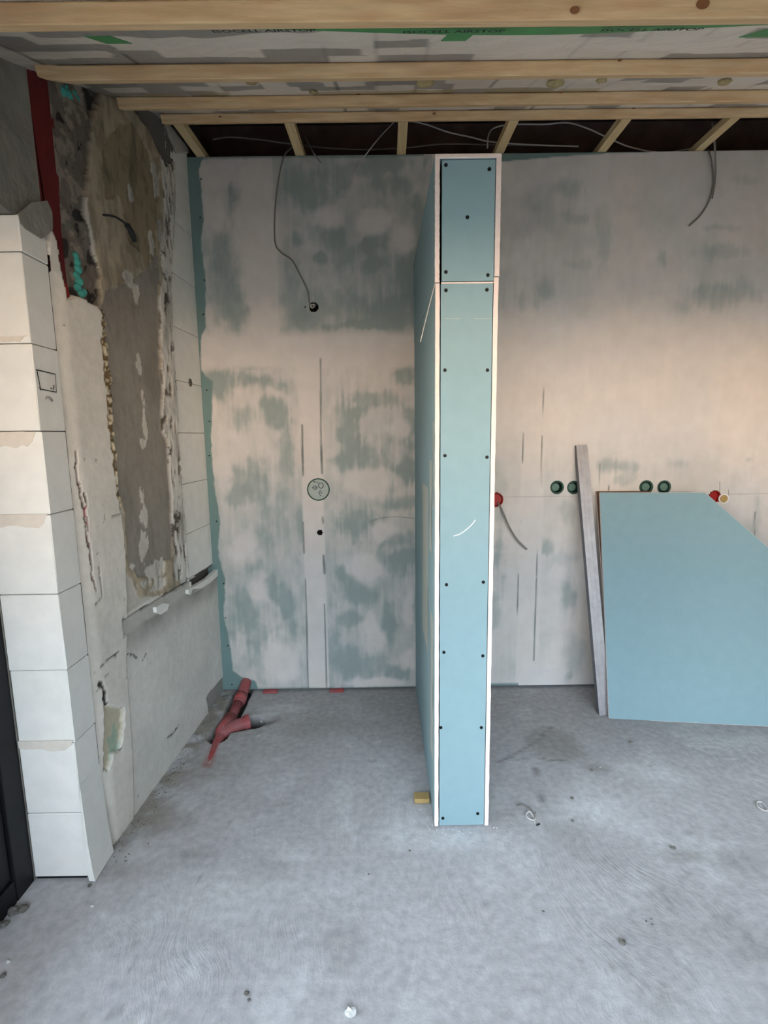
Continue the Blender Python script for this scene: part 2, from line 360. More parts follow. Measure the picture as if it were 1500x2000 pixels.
# smears: (u, v, ru, rv, amount) – amount < 0 leaves green paper showing, > 0 full compound
BARE = [(600, 370, 45, 24, .8), (590, 380, 22, 16, .8), (700, 335, 60, 12, .45), (770, 322, 40, 16, .9), (775, 360, 30, 14, .7), (722, 472, 24, 14, .85), (578, 470, 12, 12, .7),
        (650, 460, 25, 16, .6), (665, 490, 20, 24, .5), (632, 508, 9, 9, .9), (740, 515, 40, 14, .6), (800, 540, 28, 45, .7), (700, 600, 75, 30, .5), (770, 620, 50, 24, .8), (720, 635, 60, 8, .9), (600, 620, 30, 16, .5),
        (575, 555, 18, 60, .5), (452, 375, 10, 30, .85), (460, 420, 22, 60, .5), (440, 480, 40, 50, .45), (458, 590, 16, 45, .65), (430, 560, 40, 60, .35), (820, 430, 12, 40, .9), (812, 545, 10, 12, .9),
        (490, 712, 70, 8, .55), (505, 745, 45, 16, .75), (425, 750, 26, 26, .85), (540, 800, 26, 22, .85), (470, 815, 22, 22, .5), (560, 850, 14, 40, .45), (690, 805, 22, 12, .8), (685, 860, 20, 48, .7), (745, 780, 60, 14, .5), (795, 735, 22, 16, .75), (800, 840, 22, 40, .65),
        (720, 890, 50, 40, .5), (490, 950, 14, 40, .6), (515, 945, 10, 45, .7), (460, 960, 18, 40, .5), (555, 905, 18, 24, .5), (790, 925, 30, 26, .85), (670, 895, 16, 12, .6), (780, 985, 50, 12, .7), (700, 1020, 26, 28, .8), (795, 1085, 26, 26, .9), (780, 1050, 36, 14, .5),
        (745, 1060, 10, 45, .6), (668, 1118, 12, 14, .9), (690, 1150, 22, 35, .6), (715, 1160, 30, 16, .7), (680, 1210, 22, 14, .7), (760, 1210, 13, 50, .85), (690, 1290, 28, 46, .75), (650, 1280, 12, 60, .5), (720, 1300, 40, 30, .5),
        (780, 1312, 32, 14, .8), (812, 1190, 10, 22, .7), (530, 1155, 13, 22, .8), (562, 1195, 15, 42, .95), (555, 1160, 18, 16, .4), (470, 1210, 28, 50, .6), (465, 1170, 16, 20, .5), (500, 1270, 30, 50, .4), (560, 1260, 30, 30, .4), (645, 1345, 12, 4, .9), (750, 1343, 18, 5, .7),
        (545, 1000, 22, 30, .4), (520, 1060, 16, 30, .5), (485, 1110, 12, 20, .4), (590, 1040, 8, 40, .5),
        # right of the partition
        (1110, 365, 22, 14, .5), (1050, 385, 60, 20, .3), (1065, 430, 45, 26, .35), (1130, 430, 24, 9, .5), (1178, 465, 12, 34, .4), (1062, 562, 16, 22, .6), (1130, 515, 26, 9, .35), (1020, 590, 9, 18, .5), (985, 540, 16, 50, .4),
        (1294, 505, 8, 16, .6), (1330, 600, 14, 16, .55), (1400, 448, 30, 6, .45), (1415, 495, 44, 12, .5), (1420, 572, 44, 20, .6), (1400, 560, 30, 8, .4), (1460, 350, 20, 8, .4), (1385, 540, 12, 60, .2), (1090, 455, 60, 40, .2),
        (975, 1080, 12, 60, .45), (965, 1200, 10, 50, .4), (1000, 1300, 24, 24, .15), (1070, 1070, 16, 14, .5), (1090, 1090, 28, 24, .25), (1105, 1170, 14, 40, .55), (1110, 990, 18, 24, .35), (1115, 1320, 10, 10, .5), (1120, 1280, 14, 40, .25),
        (1210, 910, 34, 12, .5), (1225, 935, 26, 10, .3), (1330, 905, 18, 8, .25), (1462, 900, 8, 6, .4), (1475, 1020, 10, 36, .3), (970, 970, 14, 60, .2), (1185, 1000, 10, 30, .2)]
FULL = [(505, 470, 42, 170), (430, 340, 40, 26), (425, 420, 30, 26), (505, 1160, 26, 34), (555, 1290, 38, 60), (722, 942, 44, 26), (742, 1032, 22, 26), (740, 1335, 62, 14), (620, 1290, 14, 60), (560, 700, 150, 14),
        (700, 690, 110, 26), (730, 430, 40, 24), (640, 420, 30, 20), (790, 470, 30, 30), (470, 870, 30, 30), (440, 900, 16, 60), (780, 840, 26, 18), (470, 1080, 40, 40), (730, 1230, 20, 50), (720, 1110, 40, 30), (800, 1180, 14, 60), (800, 1280, 20, 26)]
LINES = [((590, 830), (592, 930), 3), ((592, 1020), (594, 1080), 3), ((597, 1130), (602, 1345), 2.2), ((626, 700), (627, 900), 2.6), ((628, 870), (629, 925), 3.2), ((632, 1085), (634, 1120), 4), ((634, 1180), (638, 1345), 2.5), ((630, 1010), (631, 1022), 3),
         ((1021, 845), (1021, 905), 2.2), ((1061, 740), (1061, 830), 1.4), ((1059, 850), (1057, 950), 1.8), ((1013, 1120), (1009, 1205), 2.2), ((1051, 1060), (1047, 1130), 1.6), ((1048, 1130), (1042, 1290), 2.8), ((1017, 1010), (1015, 1040), 1.2), ((1172, 905), (1170, 960), 1.2), ((1189, 948), (1189, 960), 1.4),
         ((1475, 1000), (1472, 1060), 2)]
HOLES = [('s', 1088, 952, .0250), ('s', 1120.5, 952, .0250), ('s', 1262, 951.5, .0255), ('s', 1297, 951.5, .0255),
         ('c', 613, 600, .017), ('h', 625, 1040, .0095), ('r', 969, 976, .030), ('w', 1396, 970, .026)]
HW = [(k, P(u, v, 1, WY), r) for k, u, v, r in HOLES]
def wall_cover(X, Z):
    """coverage of filler over the green board, 0..1, in wall coordinates"""
    wx = X+.05*(fbm(X*7, Z*7, 3, 4)-.5)+.012*(fbm(X*40, Z*40, 9, 2)-.5); wz = Z+.05*(fbm(X*7, Z*7, 6, 4)-.5)
    left = X < .24
    cov = np.where(left, .74, .93)+.42*(fbm(X*5, Z*5, 12, 5)-.5)
    streak = fbm(X*70, Z*5, 31, 3); cov = cov+.22*(streak-.5)*np.where(Z < 1.6, 1, .35)*np.where(left, 1, .35)
    up = left & (X > -.46) & (Z > 1.66); cov = cov-np.where(up, .22, 0)
    cov = cov-np.where(left, .14, 0)*(1-sst(.80, 1.15, Z+.2*(fbm(X*4, Z*4, 44)-.5)))
    def ell(u, v, ru, rv):
        p = P(u, v, 1, WY); sx = ru/408.0; sz = rv/408.0
        return np.hypot((wx-p[0])/sx, (wz-p[2])/sz)
    for u, v, ru, rv, s in BARE:
        e = ell(u, v, ru*1.15, rv*1.15)+2.0*(fbm(X*13, Z*11, int(u) % 50, 6)-.5)+.8*(streak-.5); k = (1-sst(.25, 1.4, e))*(s*.62 if (u > 960 and v < 700) else s)*(.6+.8*fbm(X*30, Z*12, int(v) % 40, 4)); cov = cov*(1-np.clip(k, 0, 1))
    for u, v, ru, rv in FULL:
        e = ell(u, v, ru, rv)+1.2*(fbm(X*9, Z*9, int(u) % 50+3, 4)-.5); k = (1-sst(.4, 1.3, e))*.85; cov = cov*(1-k)+1.0*k
    fine = fbm(X*45, Z*22, 55, 4); cov = cov+.30*(fine-.5)*np.where(left, 1, .4); cov = np.where(left, np.clip(.30+.72*sst(.10, 1.0, cov), 0, 1), cov)
    # taped joints: vertical bands and the horizontal band
    def band(d, wdt, soft=.01): return 1-sst(wdt, wdt+soft, d)
    k = band(np.abs(X+.335)+.006*(fbm(X*3, Z*6, 1)-.5), .048, .006)*(Z < 1.66); cov = cov*(1-k)+k
    k = band(np.abs(X-.722)+.006*(fbm(X*3, Z*6, 1)-.5), .050, .012)*(Z < 1.4); cov = cov*(1-k)+k
    k = band(np.abs(Z-1.675)+.05*(fbm(X*4, Z*2, 7)-.5), .055, .05)*left; cov = cov*(1-k)+k
    k = sst(1.15, 1.3, Z)*(1-sst(1.75, 1.85, Z+.06*(fbm(X*4, Z*4, 41)-.5)))*(~left)*.85; cov = cov*(1-k)+k
    # uncovered strip along the left corner and slivers at the top
    edge = [P(u, v, 1, WY) for u, v in [(402, 300), (388, 330), (392, 360), (398, 430), (392, 470), (396, 500), (402, 560), (401, 640), (393, 655), (392, 722), (402, 735), (416, 745), (414, 800), (413, 880), (420, 960), (430, 1020), (426, 1085), (440, 1130), (437, 1200), (449, 1260), (455, 1310), (472, 1322), (498, 1330), (508, 1350)]]
    ez = np.array([p[2] for p in edge])[::-1]; ex = np.array([p[0] for p in edge])[::-1]
    lim = np.interp(Z, ez, ex)+.012*(fbm(X*20, Z*30, 17)-.5); k = 1-sst(-.003, .003, X-lim); cov = cov*(1-k)
    tl = np.interp(X, [.56, .60, .9, 1.2, 1.21], [2.468, 2.470, 2.492, 2.499, 2.52])+.004*(fbm(X*30, Z*3, 2)-.5)
    k = sst(-.002, .002, Z-tl)*(X > .5)*(X < 1.3); cov = cov*(1-k)
    k = sst(2.488, 2.494, Z+.01*(fbm(X*16, Z*3, 8)-.5))*(X < .2)*.7; cov = cov*(1-k)
    k = (1-sst(.012, .02, Z+.012*(fbm(X*12, Z*3, 5)-.5)))*.8*(X < .25); cov = cov*(1-k)
    k = (1-sst(.022, .026, Z))*(X > .53)*(X < .68); cov = cov*(1-k)
    # dark trowel edges of the joint bands
    ln = np.zeros_like(X)
    for a, b, wpx in LINES:
        pa = P(*a, 1, WY); pb = P(*b, 1, WY); d = segd(X, Z, (pa[0], pa[2]), (pb[0], pb[2])); tt = np.clip((Z-pb[2])/(pa[2]-pb[2]+1e-9), 0, 1); d = d+.0012*(1-np.sin(np.pi*tt)**.5)+.0016*fbm(X*30, Z*30, 61, 3); ln = np.maximum(ln, (1-sst(wpx*.35/408, wpx*.9/408+.001, d))*(.55+.6*fbm(X*60, Z*14, 3)))
    return np.clip(cov, 0, 1), np.clip(ln, 0, 1)
TEAL = np.array(s2l((112, 136, 134))); COMP = np.array(s2l((216, 206, 197))); COMP2 = np.array(s2l((201, 199, 199)))
def board(x0, x1, z0, z1, step=.005):
    nx = max(2, int(round((x1-x0)/step))+1); nz = int(round((z1-z0)/step))+1
    X, Z = np.meshgrid(np.linspace(x0, x1, nx), np.linspace(z0, z1, nz), indexing='ij')
    cov, ln = wall_cover(X, Z)
    k = cov[..., None]; tone = fbm(X*3, Z*3, 25, 3)[..., None]
    comp = COMP*tone+COMP2*(1-tone); c = TEAL*(1-k)+comp*k
    c = c*(1-.05*(fbm(X*60, Z*9, 27)[..., None]))
    l3 = ln[..., None]; c = c*(1-l3)+np.array(s2l((98, 106, 104)))*l3
    Y = np.full_like(X, WY)-.0012*cov+.0018*ln-.001*(fbm(X*6, Z*6, 2)-.5)
    cx = (X[:-1, :-1]+X[1:, 1:])/2; cz = (Z[:-1, :-1]+Z[1:, 1:])/2; keep = np.ones(cx.shape, bool)
    for kk, p, r in HW:
        keep &= ~(np.hypot(cx-p[0], cz-p[2]) < r+.0045)
    Xo = X; o = gridmesh('plasterboard', Xo, Y, Z, c, 'skim', WB, keep=keep, off=WB.location, smooth=False)
    # the board's own thickness behind the front sheet (left open where boxes are let in)
    if not any(x0 < p[0] < x1 and z0-r-.01 < p[2] < z1+r+.01 for kk, p, r in HW):
        box('board_core', x0, x1, WY+.003, WY+.0125, z0, z1, 'gyps', WB)
    return o
for x0, x1 in ((-.865, -.335), (-.335, .24)):
    board(x0, x1, .012, 1.66); board(x0, x1, 1.66, WH)
for x0, x1 in ((.24, .72), (.72, 1.775), (1.775, 2.8)):
    board(x0, x1, .012, .9795, .006); board(x0, x1, .9805, WH, .006)
bm = bmesh.new(); box_bm(bm, -1.5, 3.0, WY+.075, WY+.2, -.12, WH-.03); fin('masonry_backing', bm, 'concrete', WB)
bm = bmesh.new(); box_bm(bm, -.865, 2.8, WY+.0135, WY+.075, WH-.04, WH-.002); fin('top_track', bm, 'zinc_shaded', WB)
# screws in the uncovered green strip
scr = [(393, 350), (399, 547), (397, 614), (404, 762), (409, 823), (409, 890), (423, 1018), (437, 1140), (441, 1207), (445, 1261), (453, 1337), (391, 425)]
sm = None
for u, v in scr:
    p = P(u, v, 1, WY)
    bm = bmesh.new(); bmesh.ops.create_cone(bm, cap_ends=True, segments=12, radius1=.0035, radius2=.003, depth=.003)
    bmesh.ops.rotate(bm, verts=bm.verts, matrix=Matrix.Rotation(math.pi/2, 3, 'X')); bmesh.ops.translate(bm, verts=bm.verts, vec=(p[0], WY-.0008, p[2])); fin('screw', bm, 'screw', WB)
# pencilled arc behind the partition
arc = [P(u, v, 1, WY-.0022) for u, v in [(722, 1019), (740, 1013), (760, 1010), (785, 1010), (812, 1013)]]
ribbon('pencil_arc', [smooth_path(arc)], .0022, (0, -1, 0), 'pencil', WB)
ribbon('pencil_mark', [[P(1406, 940, 1, WY-.0022), P(1406, 965, 1, WY-.0022)], [P(1422, 956, 1, WY-.0022), P(1424, 968, 1, WY-.0022)]], .002, (0, -1, 0), 'pencil', WB)

# ---- boxes and openings set in the back wall
SOCK = ['round green socket box left of the leaning steel stud', 'round green socket box whose right edge touches the leaning steel stud',
        'left one of the two socket boxes above the big leaning board', 'right one of the two socket boxes above the big leaning board']
i = 0
for kk, p, r in HW:
    c = (p[0], WY, p[2])
    if kk == 's':
        e = tag(empty('socket_box', c), SOCK[i], 'socket box', 'dusty green socket boxes in the back wall')
        lathe('rim', c, (0, 1, 0), [(r, .045), (r, -.0005), (r+.006, -.0022), (r+.0085, -.001), (r+.0085, .003)], 'greendark', e)
        lathe('back_plate', c, (0, 1, 0), [(0, .040), (r, .040)], 'greendark', e)
        dx = -.004 if i < 2 else (.004 if i == 2 else .006)
        lathe('dust_plug', (p[0]+dx, WY, p[2]), (0, 1, 0), [(0, .010), (r*.72, .011), (r*.78, .016), (r*.78, .040)], 'greenbox', e)
        i += 1
    elif kk == 'c':
        e = tag(empty('conduit_outlet', c), 'small pale conduit end poking from a dark hole high on the left wall section', 'conduit')
        lathe('hole_sleeve', c, (0, 1, 0), [(0, .05), (r, .05), (r, 0.002), (r+.004, -.0012), (r+.006, .002)], 'dark', e)
        lathe('conduit', (p[0]-.003, WY, p[2]+.006), (0.1, 1, .35), [(.0065, .03), (.0065, -.022), (.009, -.022), (.009, .03)], 'chip', e, 20)
        bm = bmesh.new(); tube_bm(bm, [(p[0]-.040, WY+.004, p[2]+.001), (p[0]-.040, WY-.0015, p[2]+.001)], .0035); fin('drill_hole', bm, 'dark', e)
    elif kk == 'h':
        o = lathe('drill_hole', c, (0, 1, 0), [(0, .03), (r, .03), (r, .001), (r+.004, -.001), (r+.006, .002)], 'dark')
        tag(o, 'small dark drill hole below the round cover on the taped joint', 'hole')
    elif kk == 'r':
        e = tag(empty('junction_box', c), 'dark red round box half hidden by the partition with a cable hanging out', 'junction box')
        lathe('housing', c, (0, 1, 0), [(0, .035), (r, .035), (r, -.003), (r+.004, -.004), (r+.004, .002)], 'redbox', e)
        lathe('inner_disc', c, (0, 1, 0), [(0, .004), (r*.9, .004), (r*.9, .035)], 'redbox', e)
    elif kk == 'w':
        e = tag(empty('junction_box', c), 'red box behind the cut corner of the leaning board beside a round white ring', 'junction box')
        lathe('housing', c, (0, 1, 0), [(0, .012), (r*.9, .012), (r, -.002), (r+.003, -.003), (r+.003, .002)], 'redbox', e)
        q = P(1413, 974, 1, WY)
        lathe('plaster_ring', (q[0], WY, q[2]), (0, 1, 0), [(.019, .004), (.019, -.004), (.023, -.006), (.0255, -.004), (.0255, .001)], 'white', e)
        lathe('ring_filling', (q[0], WY, q[2]), (0, 1, 0), [(0, -.0025), (.0195, -.0022)], 'chip_wood', e)
# round cover with handwriting
c = P(622, 956, 1, WY)
e = tag(empty('round_wall_cover', (c[0], WY, c[2])), 'round grey green cover with black handwriting on the taped joint', 'wall cover')
lathe('shadow_gap_ring', (c[0], WY, c[2]), (0, 1, 0), [(.0485, .001), (.0485, -.003), (.0545, -.003), (.0545, .001)], 'greendark', e, 48)
lathe('cover_face', (c[0], WY, c[2]), (0, 1, 0), [(0, -.0042), (.046, -.0042), (.049, -.0028), (.049, .001)], 'lens', e, 48)
yy = WY-.0046
def cp(x, z): return (c[0]+x, yy, c[2]+z)
circ = [cp(.013+.0115*math.cos(a), .019+.0125*math.sin(a)) for a in np.linspace(0, 2*math.pi, 20)]
ribbon('handwriting', [circ, [cp(-.026, .036), cp(-.018, .040), cp(-.010, .038), cp(-.018, .034)], [cp(-.006, .036), cp(-.002, .030), cp(.001, .036)],
       [cp(-.022, .020), cp(-.020, .004)], [cp(-.017, .018), cp(-.010, .019), cp(-.015, .012), cp(-.008, .008), cp(-.013, .004)], [cp(-.007, .017), cp(-.006, .004)], [cp(-.020, .002), cp(-.010, .0)],
       [cp(.003, -.006), cp(.006, -.024)], [cp(.007, -.004), cp(.014, -.006), cp(.010, -.012), cp(.017, -.016), cp(.012, -.020)], [cp(.011, -.026), cp(.007, -.030)], [cp(-.028, .012), cp(-.026, .006)]],
       .0030, (0, -1, 0), 'bluepen', e)
# red packing shims under the wall
for k, (u, v) in enumerate([(528, 1352), (657, 1352)]):
    p = P(u, v, 2, .003)
    o = box('packing_shim', p[0]-.036, p[0]+.036, WY-.028, WY+.006, .0005, .011, 'pvc', None, .0015)
    tag(o, ['flat red plastic shim under the wall just right of the drain pipe', 'flat red plastic shim under the wall below the taped joint'][k], 'shim', 'red shims under the back wall')

# ================================================================ LEFT WALL
WL = struct(empty('wall_left', (-.95, 1.9, 0)))
CH = .2172
def lw(u, v): 
    n = np.array([1.0, -.0518, 0]); return Ppl(u, v, (-.875, 1.34, 0), n)
def lyz(u, v): p = lw(u, v); return (p[1], p[2])
# pier of aerated blocks beside the glass door
for k in range(9):
    z0 = k*CH+.001 if k else .012; z1 = (k+1)*CH-.0012 if k < 8 else 1.822
    dx = random.uniform(-.0012, .0012); bm = bmesh.new()
    X0, X1, Y0, Y1 = -1.034, -.875+dx, 1.34+random.uniform(-.0015, .0015), 1.445
    box_bm(bm, X0, X1, Y0, Y1, z0, z1, .0022)
    for v in bm.verts:       # jagged edges where the blocks were sawn
        if v.co.x > -.9 and v.co.y < 1.36: v.co.x += random.uniform(-.002, .002)
        if k == 0 and v.co.x > -.9 and v.co.y < 1.36: v.co.x += .004
    o = fin('block', bm, 'block', WL)
# thin patches on the pier front, their colour standing in for grey-beige shadows
for (v0, v1, u1, s) in [(842, 872, 72, 1), (1004, 1030, 94, 2), (655, 668, 58, 3), (1447, 1465, 145, 4)]:
    rr = random.Random(s); pts = []
    a = P(0, v0, 1, 1.338); b = P(u1, v1, 1, 1.338)
    zt = a[2]; zb = b[2]; n = 9
    for q in range(n+1): pts.append((-1.033+(b[0]+.0+1.033)*q/n, 1.3375, zt-.002+rr.uniform(-.001, .001)))
    for q in range(n, -1, -1): pts.append((-1.033+(b[0]-.01+1.033)*q/n, 1.3375, zb+rr.uniform(-.004, .006)+(.01 if q in (n, 0) else 0)))
    prism('mortar_shade_patch', pts, (0, .006, 0), 'shade_smear', WL)
# plaster flare at the foot of the pier corner
pts = [(-.874, 1.339, .30), (-.871, 1.337, .22), (-.866, 1.334, .12), (-.858, 1.331, .03), (-.853, 1.329, .004), (-.872, 1.331, .004), (-.884, 1.336, .1), (-.880, 1.339, .22)]
prism('corner_plaster', pts, (-.002, .11, 0), 'block', WL)
bm = bmesh.new(); box_bm(bm, -1.033, -.888, 1.346, 1.44, .0, .0125); fin('bitumen_strip', bm, 'gasket', WL)
# pencilled square with dots and note on the pier
nL = (1, -.0518, 0)
def lp(u, v): p = lw(u, v); return (p[0]+.0016, p[1], p[2])
ribbon('pencil_sketch', [[lp(69, 722), lp(107, 731), lp(109, 766), lp(78, 760), lp(71, 724)], [lp(76, 755), lp(78, 762)], [lp(98, 757), lp(99, 760)], [lp(102, 758), lp(103, 762)], [lp(104, 752), lp(104, 758)]], .0028, nL, 'ink', WL)
ribbon('pencil_note', [[lp(88, 779), lp(91, 774), lp(93, 778), lp(96, 774), lp(96, 780)], [lp(99, 776), lp(98, 782), lp(101, 784), lp(103, 781), (lp(99, 781))]], .0022, nL, 'pencil', WL)

# rendered part of the wall, traced in wall coordinates (y, z)
def poly(pix): return [lyz(u, v) for u, v in pix]
PG = dict(
    strip=poly([(98, 440), (112, 470), (120, 520), (133, 583), (158, 582), (185, 590), (200, 612), (206, 700), (218, 780), (222, 860), (228, 940), (238, 1000), (246, 1080), (250, 1200), (248, 1300), (262, 1500), (262, 1640), (170, 1760), (160, 1760), (100, 900)]),
    masonry=poly([(100, 120), (215, 150), (185, 260), (180, 330), (178, 420), (188, 470), (203, 540), (206, 610), (190, 600), (160, 580), (133, 585), (120, 300)]),
    beige=poly([(178, 180), (260, 180), (300, 250), (325, 300), (330, 480), (336, 600), (344, 760), (352, 900), (362, 1040), (366, 1150), (280, 1170), (252, 1120), (246, 1000), (222, 850), (203, 640), (203, 540), (186, 440), (176, 350), (180, 260)]),
    inner=poly([(204, 600), (222, 560), (262, 545), (300, 520), (318, 500), (318, 640), (323, 760), (322, 830), (336, 870), (340, 950), (342, 1090), (312, 1100), (306, 1130), (275, 1128), (256, 1098), (252, 1010), (240, 960), (228, 830), (214, 760), (208, 680)]),
    upinner=poly([(222, 260), (262, 230), (300, 300), (314, 360), (312, 520), (296, 540), (280, 490), (258, 470), (240, 380), (214, 390), (206, 300)]),
    white=poly([(318, 300), (345, 305), (352, 330), (345, 560), (340, 640), (345, 700), (352, 830), (360, 960), (368, 1080), (370, 1150), (346, 1130), (340, 1000), (334, 860), (322, 840), (322, 720), (316, 600), (320, 560), (326, 460)]),
    blocks=poly([(345, 300), (400, 300), (440, 1100), (369, 1132), (366, 1030), (352, 830), (345, 700), (338, 560), (346, 400)]),
    edge=poly([(200, 610), (206, 605), (216, 700), (222, 760), (226, 840), (232, 920), (240, 1000), (236, 1000), (226, 920), (216, 850), (208, 770), (200, 680)]),
)
def build_render():
    ys = np.concatenate([np.arange(1.445, 2.468, .0045)]); zs = np.arange(-.03, 2.62, .0055)
    Y, Z = np.meshgrid(ys, zs, indexing='ij')
    wy = Y+.03*(fbm(Y*14, Z*14, 2, 4)-.5)+.012*(fbm(Y*60, Z*60, 4, 2)-.5); wz = Z+.03*(fbm(Y*14, Z*14, 6, 4)-.5)
    g = lambda k: inpoly(wy, wz, PG[k])
    white = np.array(s2l((214, 210, 202))); c = np.zeros(Y.shape+(3,))+white; D = np.zeros_like(Y)-.004
    def put(mask, rgb, d=None, s=1.0):
        nonlocal c, D
        k = mask[..., None]*s; c = c*(1-k)+np.array(s2l(rgb))*k
        if d is not None: D = np.where(mask, d, D)
    up = Z > .70
    put(up & (Y > 1.6), (192, 186, 176), -.014)
    put(g('beige'), (176, 162, 140), -.010); put(g('upinner'), (150, 136, 112), -.016); put(g('inner'), (146, 139, 130), -.018)
    # scratched white plaster remnants on the grey render
    for u, v, ru, rv in [(277, 700, 6, 30), (290, 810, 5, 36), (288, 860, 7, 12), (290, 990, 9, 36), (292, 1060, 10, 36), (260, 540, 12, 14), (275, 570, 6, 30), (305, 480, 7, 40), (262, 1110, 10, 10), (310, 1112, 16, 16), (318, 1140, 16, 12), (290, 1140, 20, 10), (262, 365, 7, 26), (322, 480, 5, 60), (312, 350, 6, 30)]:
        p = lyz(u, v); q = lyz(u+ru, v); r = lyz(u, v-rv)
        e = np.hypot((wy-p[0])/max(abs(q[0]-p[0]), .01), (wz-p[1])/abs(r[1]-p[1]))+2.2*(fbm(Y*34, Z*22, int(v) % 30, 4)-.5); put(e < .85, (202, 196, 186), -.0165)
    put(g('white'), (212, 208, 200), -.006)
    pit = g('white') & (fbm(Y*60, Z*22, 19, 3) > .60); put(pit, (120, 112, 102), -.014)
    # strip of smooth blocks beside the steel
    st = inpoly(wy*.3+Y*.7, wz*.3+Z*.7, PG['strip']); put(st, (216, 210, 200), 0.0)
    crum = g('edge'); put(crum, (120, 98, 68), -.006); put(crum & (fbm(Y*90, Z*90, 3, 2) > .6), (208, 196, 170), .0)
    # cracks between the pier and the strip
    for pts, rgb, wd in [([(150, 880), (157, 960), (166, 1000), (172, 1060), (180, 1110), (187, 1150)], (96, 60, 56), .004), ([(168, 985), (174, 1040)], (140, 40, 50), .004), ([(163, 958), (168, 975)], (84, 60, 50), .007), ([(197, 1335), (203, 1350), (210, 1380), (214, 1395)], (70, 60, 58), .009),
                         ([(212, 1480), (226, 1468), (240, 1462)], (110, 104, 96), .004), ([(205, 1000), (206, 1010), (238, 1006)], (150, 146, 140), .002), ([(168, 892), (190, 894)], (150, 146, 140), .002), ([(195, 1110), (200, 1160), (186, 1180)], (120, 112, 104), .003),
                         ([(200, 1300), (215, 1285), (232, 1276)], (110, 106, 102), .003), ([(252, 1278), (264, 1279), (272, 1281)], (84, 80, 78), .004), ([(288, 1272), (280, 1292)], (110, 106, 102), .003), ([(330, 1440), (345, 1425), (352, 1415)], (110, 108, 104), .004), ([(345, 745), (372, 752)], (130, 126, 120), .003)]:
        pp = [lyz(u, v) for u, v in pts]; d = np.minimum.reduce([segd(wy, wz, pp[i], pp[i+1]) for i in range(len(pp)-1)]); put(d < wd*.8, rgb, -.006)
    hole = poly([(205, 1375), (240, 1382), (242, 1400), (240, 1440), (236, 1465), (222, 1475), (215, 1510), (208, 1500), (210, 1420)])
    put(inpoly(wy, wz, hole), (192, 184, 160), -.012); put(inpoly(wy, wz, hole) & (fbm(Y*30, Z*12, 12) > .63), (160, 176, 156))
    # rough dark masonry high beside the steel
    m = g('masonry') & (Z > 1.62); put(m, (112, 103, 94), -.03)
    k = fbm(Y*26, Z*26, 9, 5); put(m & (k > .62), (140, 130, 118)); put(m & (k < .36), (52, 48, 46))
    D = np.where(m, -.034+.022*(fbm(Y*22, Z*22, 15, 4)), D)
    top = Z > 2.30-.0*Y; gr = inpoly(wy, wz, poly([(215, 150), (330, 240), (352, 300), (330, 330), (300, 262), (255, 190)])); put(gr, (110, 108, 104), -.02)
    put((Z > 2.54) & (Y > 2.1), (96, 92, 90), -.03)
    # zone behind the separate blocks
    bl = inpoly(Y, Z, PG['blocks']); D = np.where(bl & (Z < 2.54), -.032, D)
    # lower smooth zone below the chase, grey shadow beneath the ledge painted into its colour
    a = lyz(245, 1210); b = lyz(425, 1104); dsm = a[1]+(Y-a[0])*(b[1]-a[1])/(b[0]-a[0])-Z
    ledge_shade = sst(.03, .055, dsm)*(1-sst(.06, .17, dsm+.05*(fbm(Y*6, Z*6, 77, 4)-.5)))*sst(1.625, 1.66, Y)*(.35+.6*fbm(Y*8, Z*8, 78, 3))
    shade_smear = inpoly(wy, wz, poly([(252, 1215), (300, 1190), (360, 1160), (430, 1130), (428, 1165), (380, 1180), (330, 1215), (300, 1235), (262, 1250)])); put(np.ones_like(shade_smear), (128, 124, 118), None, ledge_shade[..., None])  # under-ledge shadow tone mixed into the wall colour
    k = inpoly(wy, wz, poly([(405, 1360), (440, 1320), (440, 1352), (300, 1580), (262, 1640), (300, 1560), (396, 1430), (410, 1400)])); put(k, (150, 146, 140), -.008)
    # the chase: a shallow sloping channel with a dark upper lip
    a = lyz(245, 1210); b = lyz(425, 1104); zc = a[1]+(Y-a[0])*(b[1]-a[1])/(b[0]-a[0])
    d = zc-Z; ch = (Y > 1.622) & (d > 0) & (d < .052); put(ch & (Y < 2.16), (186, 182, 174), -.010); put((Y > 1.622) & (np.abs(d) < .0035), (88, 82, 78), -.022)
    put((np.hypot(Y-1.632, Z-a[1]-.002) < .009), (86, 80, 78), -.02)
    ch2 = (Y >= 2.17) & (d > 0) & (d < .05); put(ch2, (96, 90, 86), -.045)
    D = np.where((~st) & (Z > 1.66) & (Y < 1.545), -.055, D); D = D+np.where(m, 0, .003)*(fbm(Y*30, Z*30, 22, 3)-.5)*.6+.0015*(fbm(Y*5, Z*5, 23)-.5)
    old = np.where(g('inner'), .35, (g('beige') | g('white'))*.9)[..., None]; c = c*(1-old*.42*sst(.45, .8, fbm(Y*22, Z*7, 91, 5))[..., None]); c = c*(1-old*.30*sst(.5, .75, fbm(Y*60, Z*30, 95, 4))[..., None])
    c = c*(.88+.24*fbm(Y*9, Z*9, 40, 5)[..., None]); D = D-.0062*(1-sst(1.45, 1.50, Y))*(Z < 1.72)
    # small dark nicks
    nk = fbm(Y*55, Z*55, 50, 2); c = np.where(((nk > .9) & (Y < 1.65))[..., None], c*.5, c)
    X = XL(Y)+D
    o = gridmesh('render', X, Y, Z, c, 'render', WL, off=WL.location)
    return o
build_render()
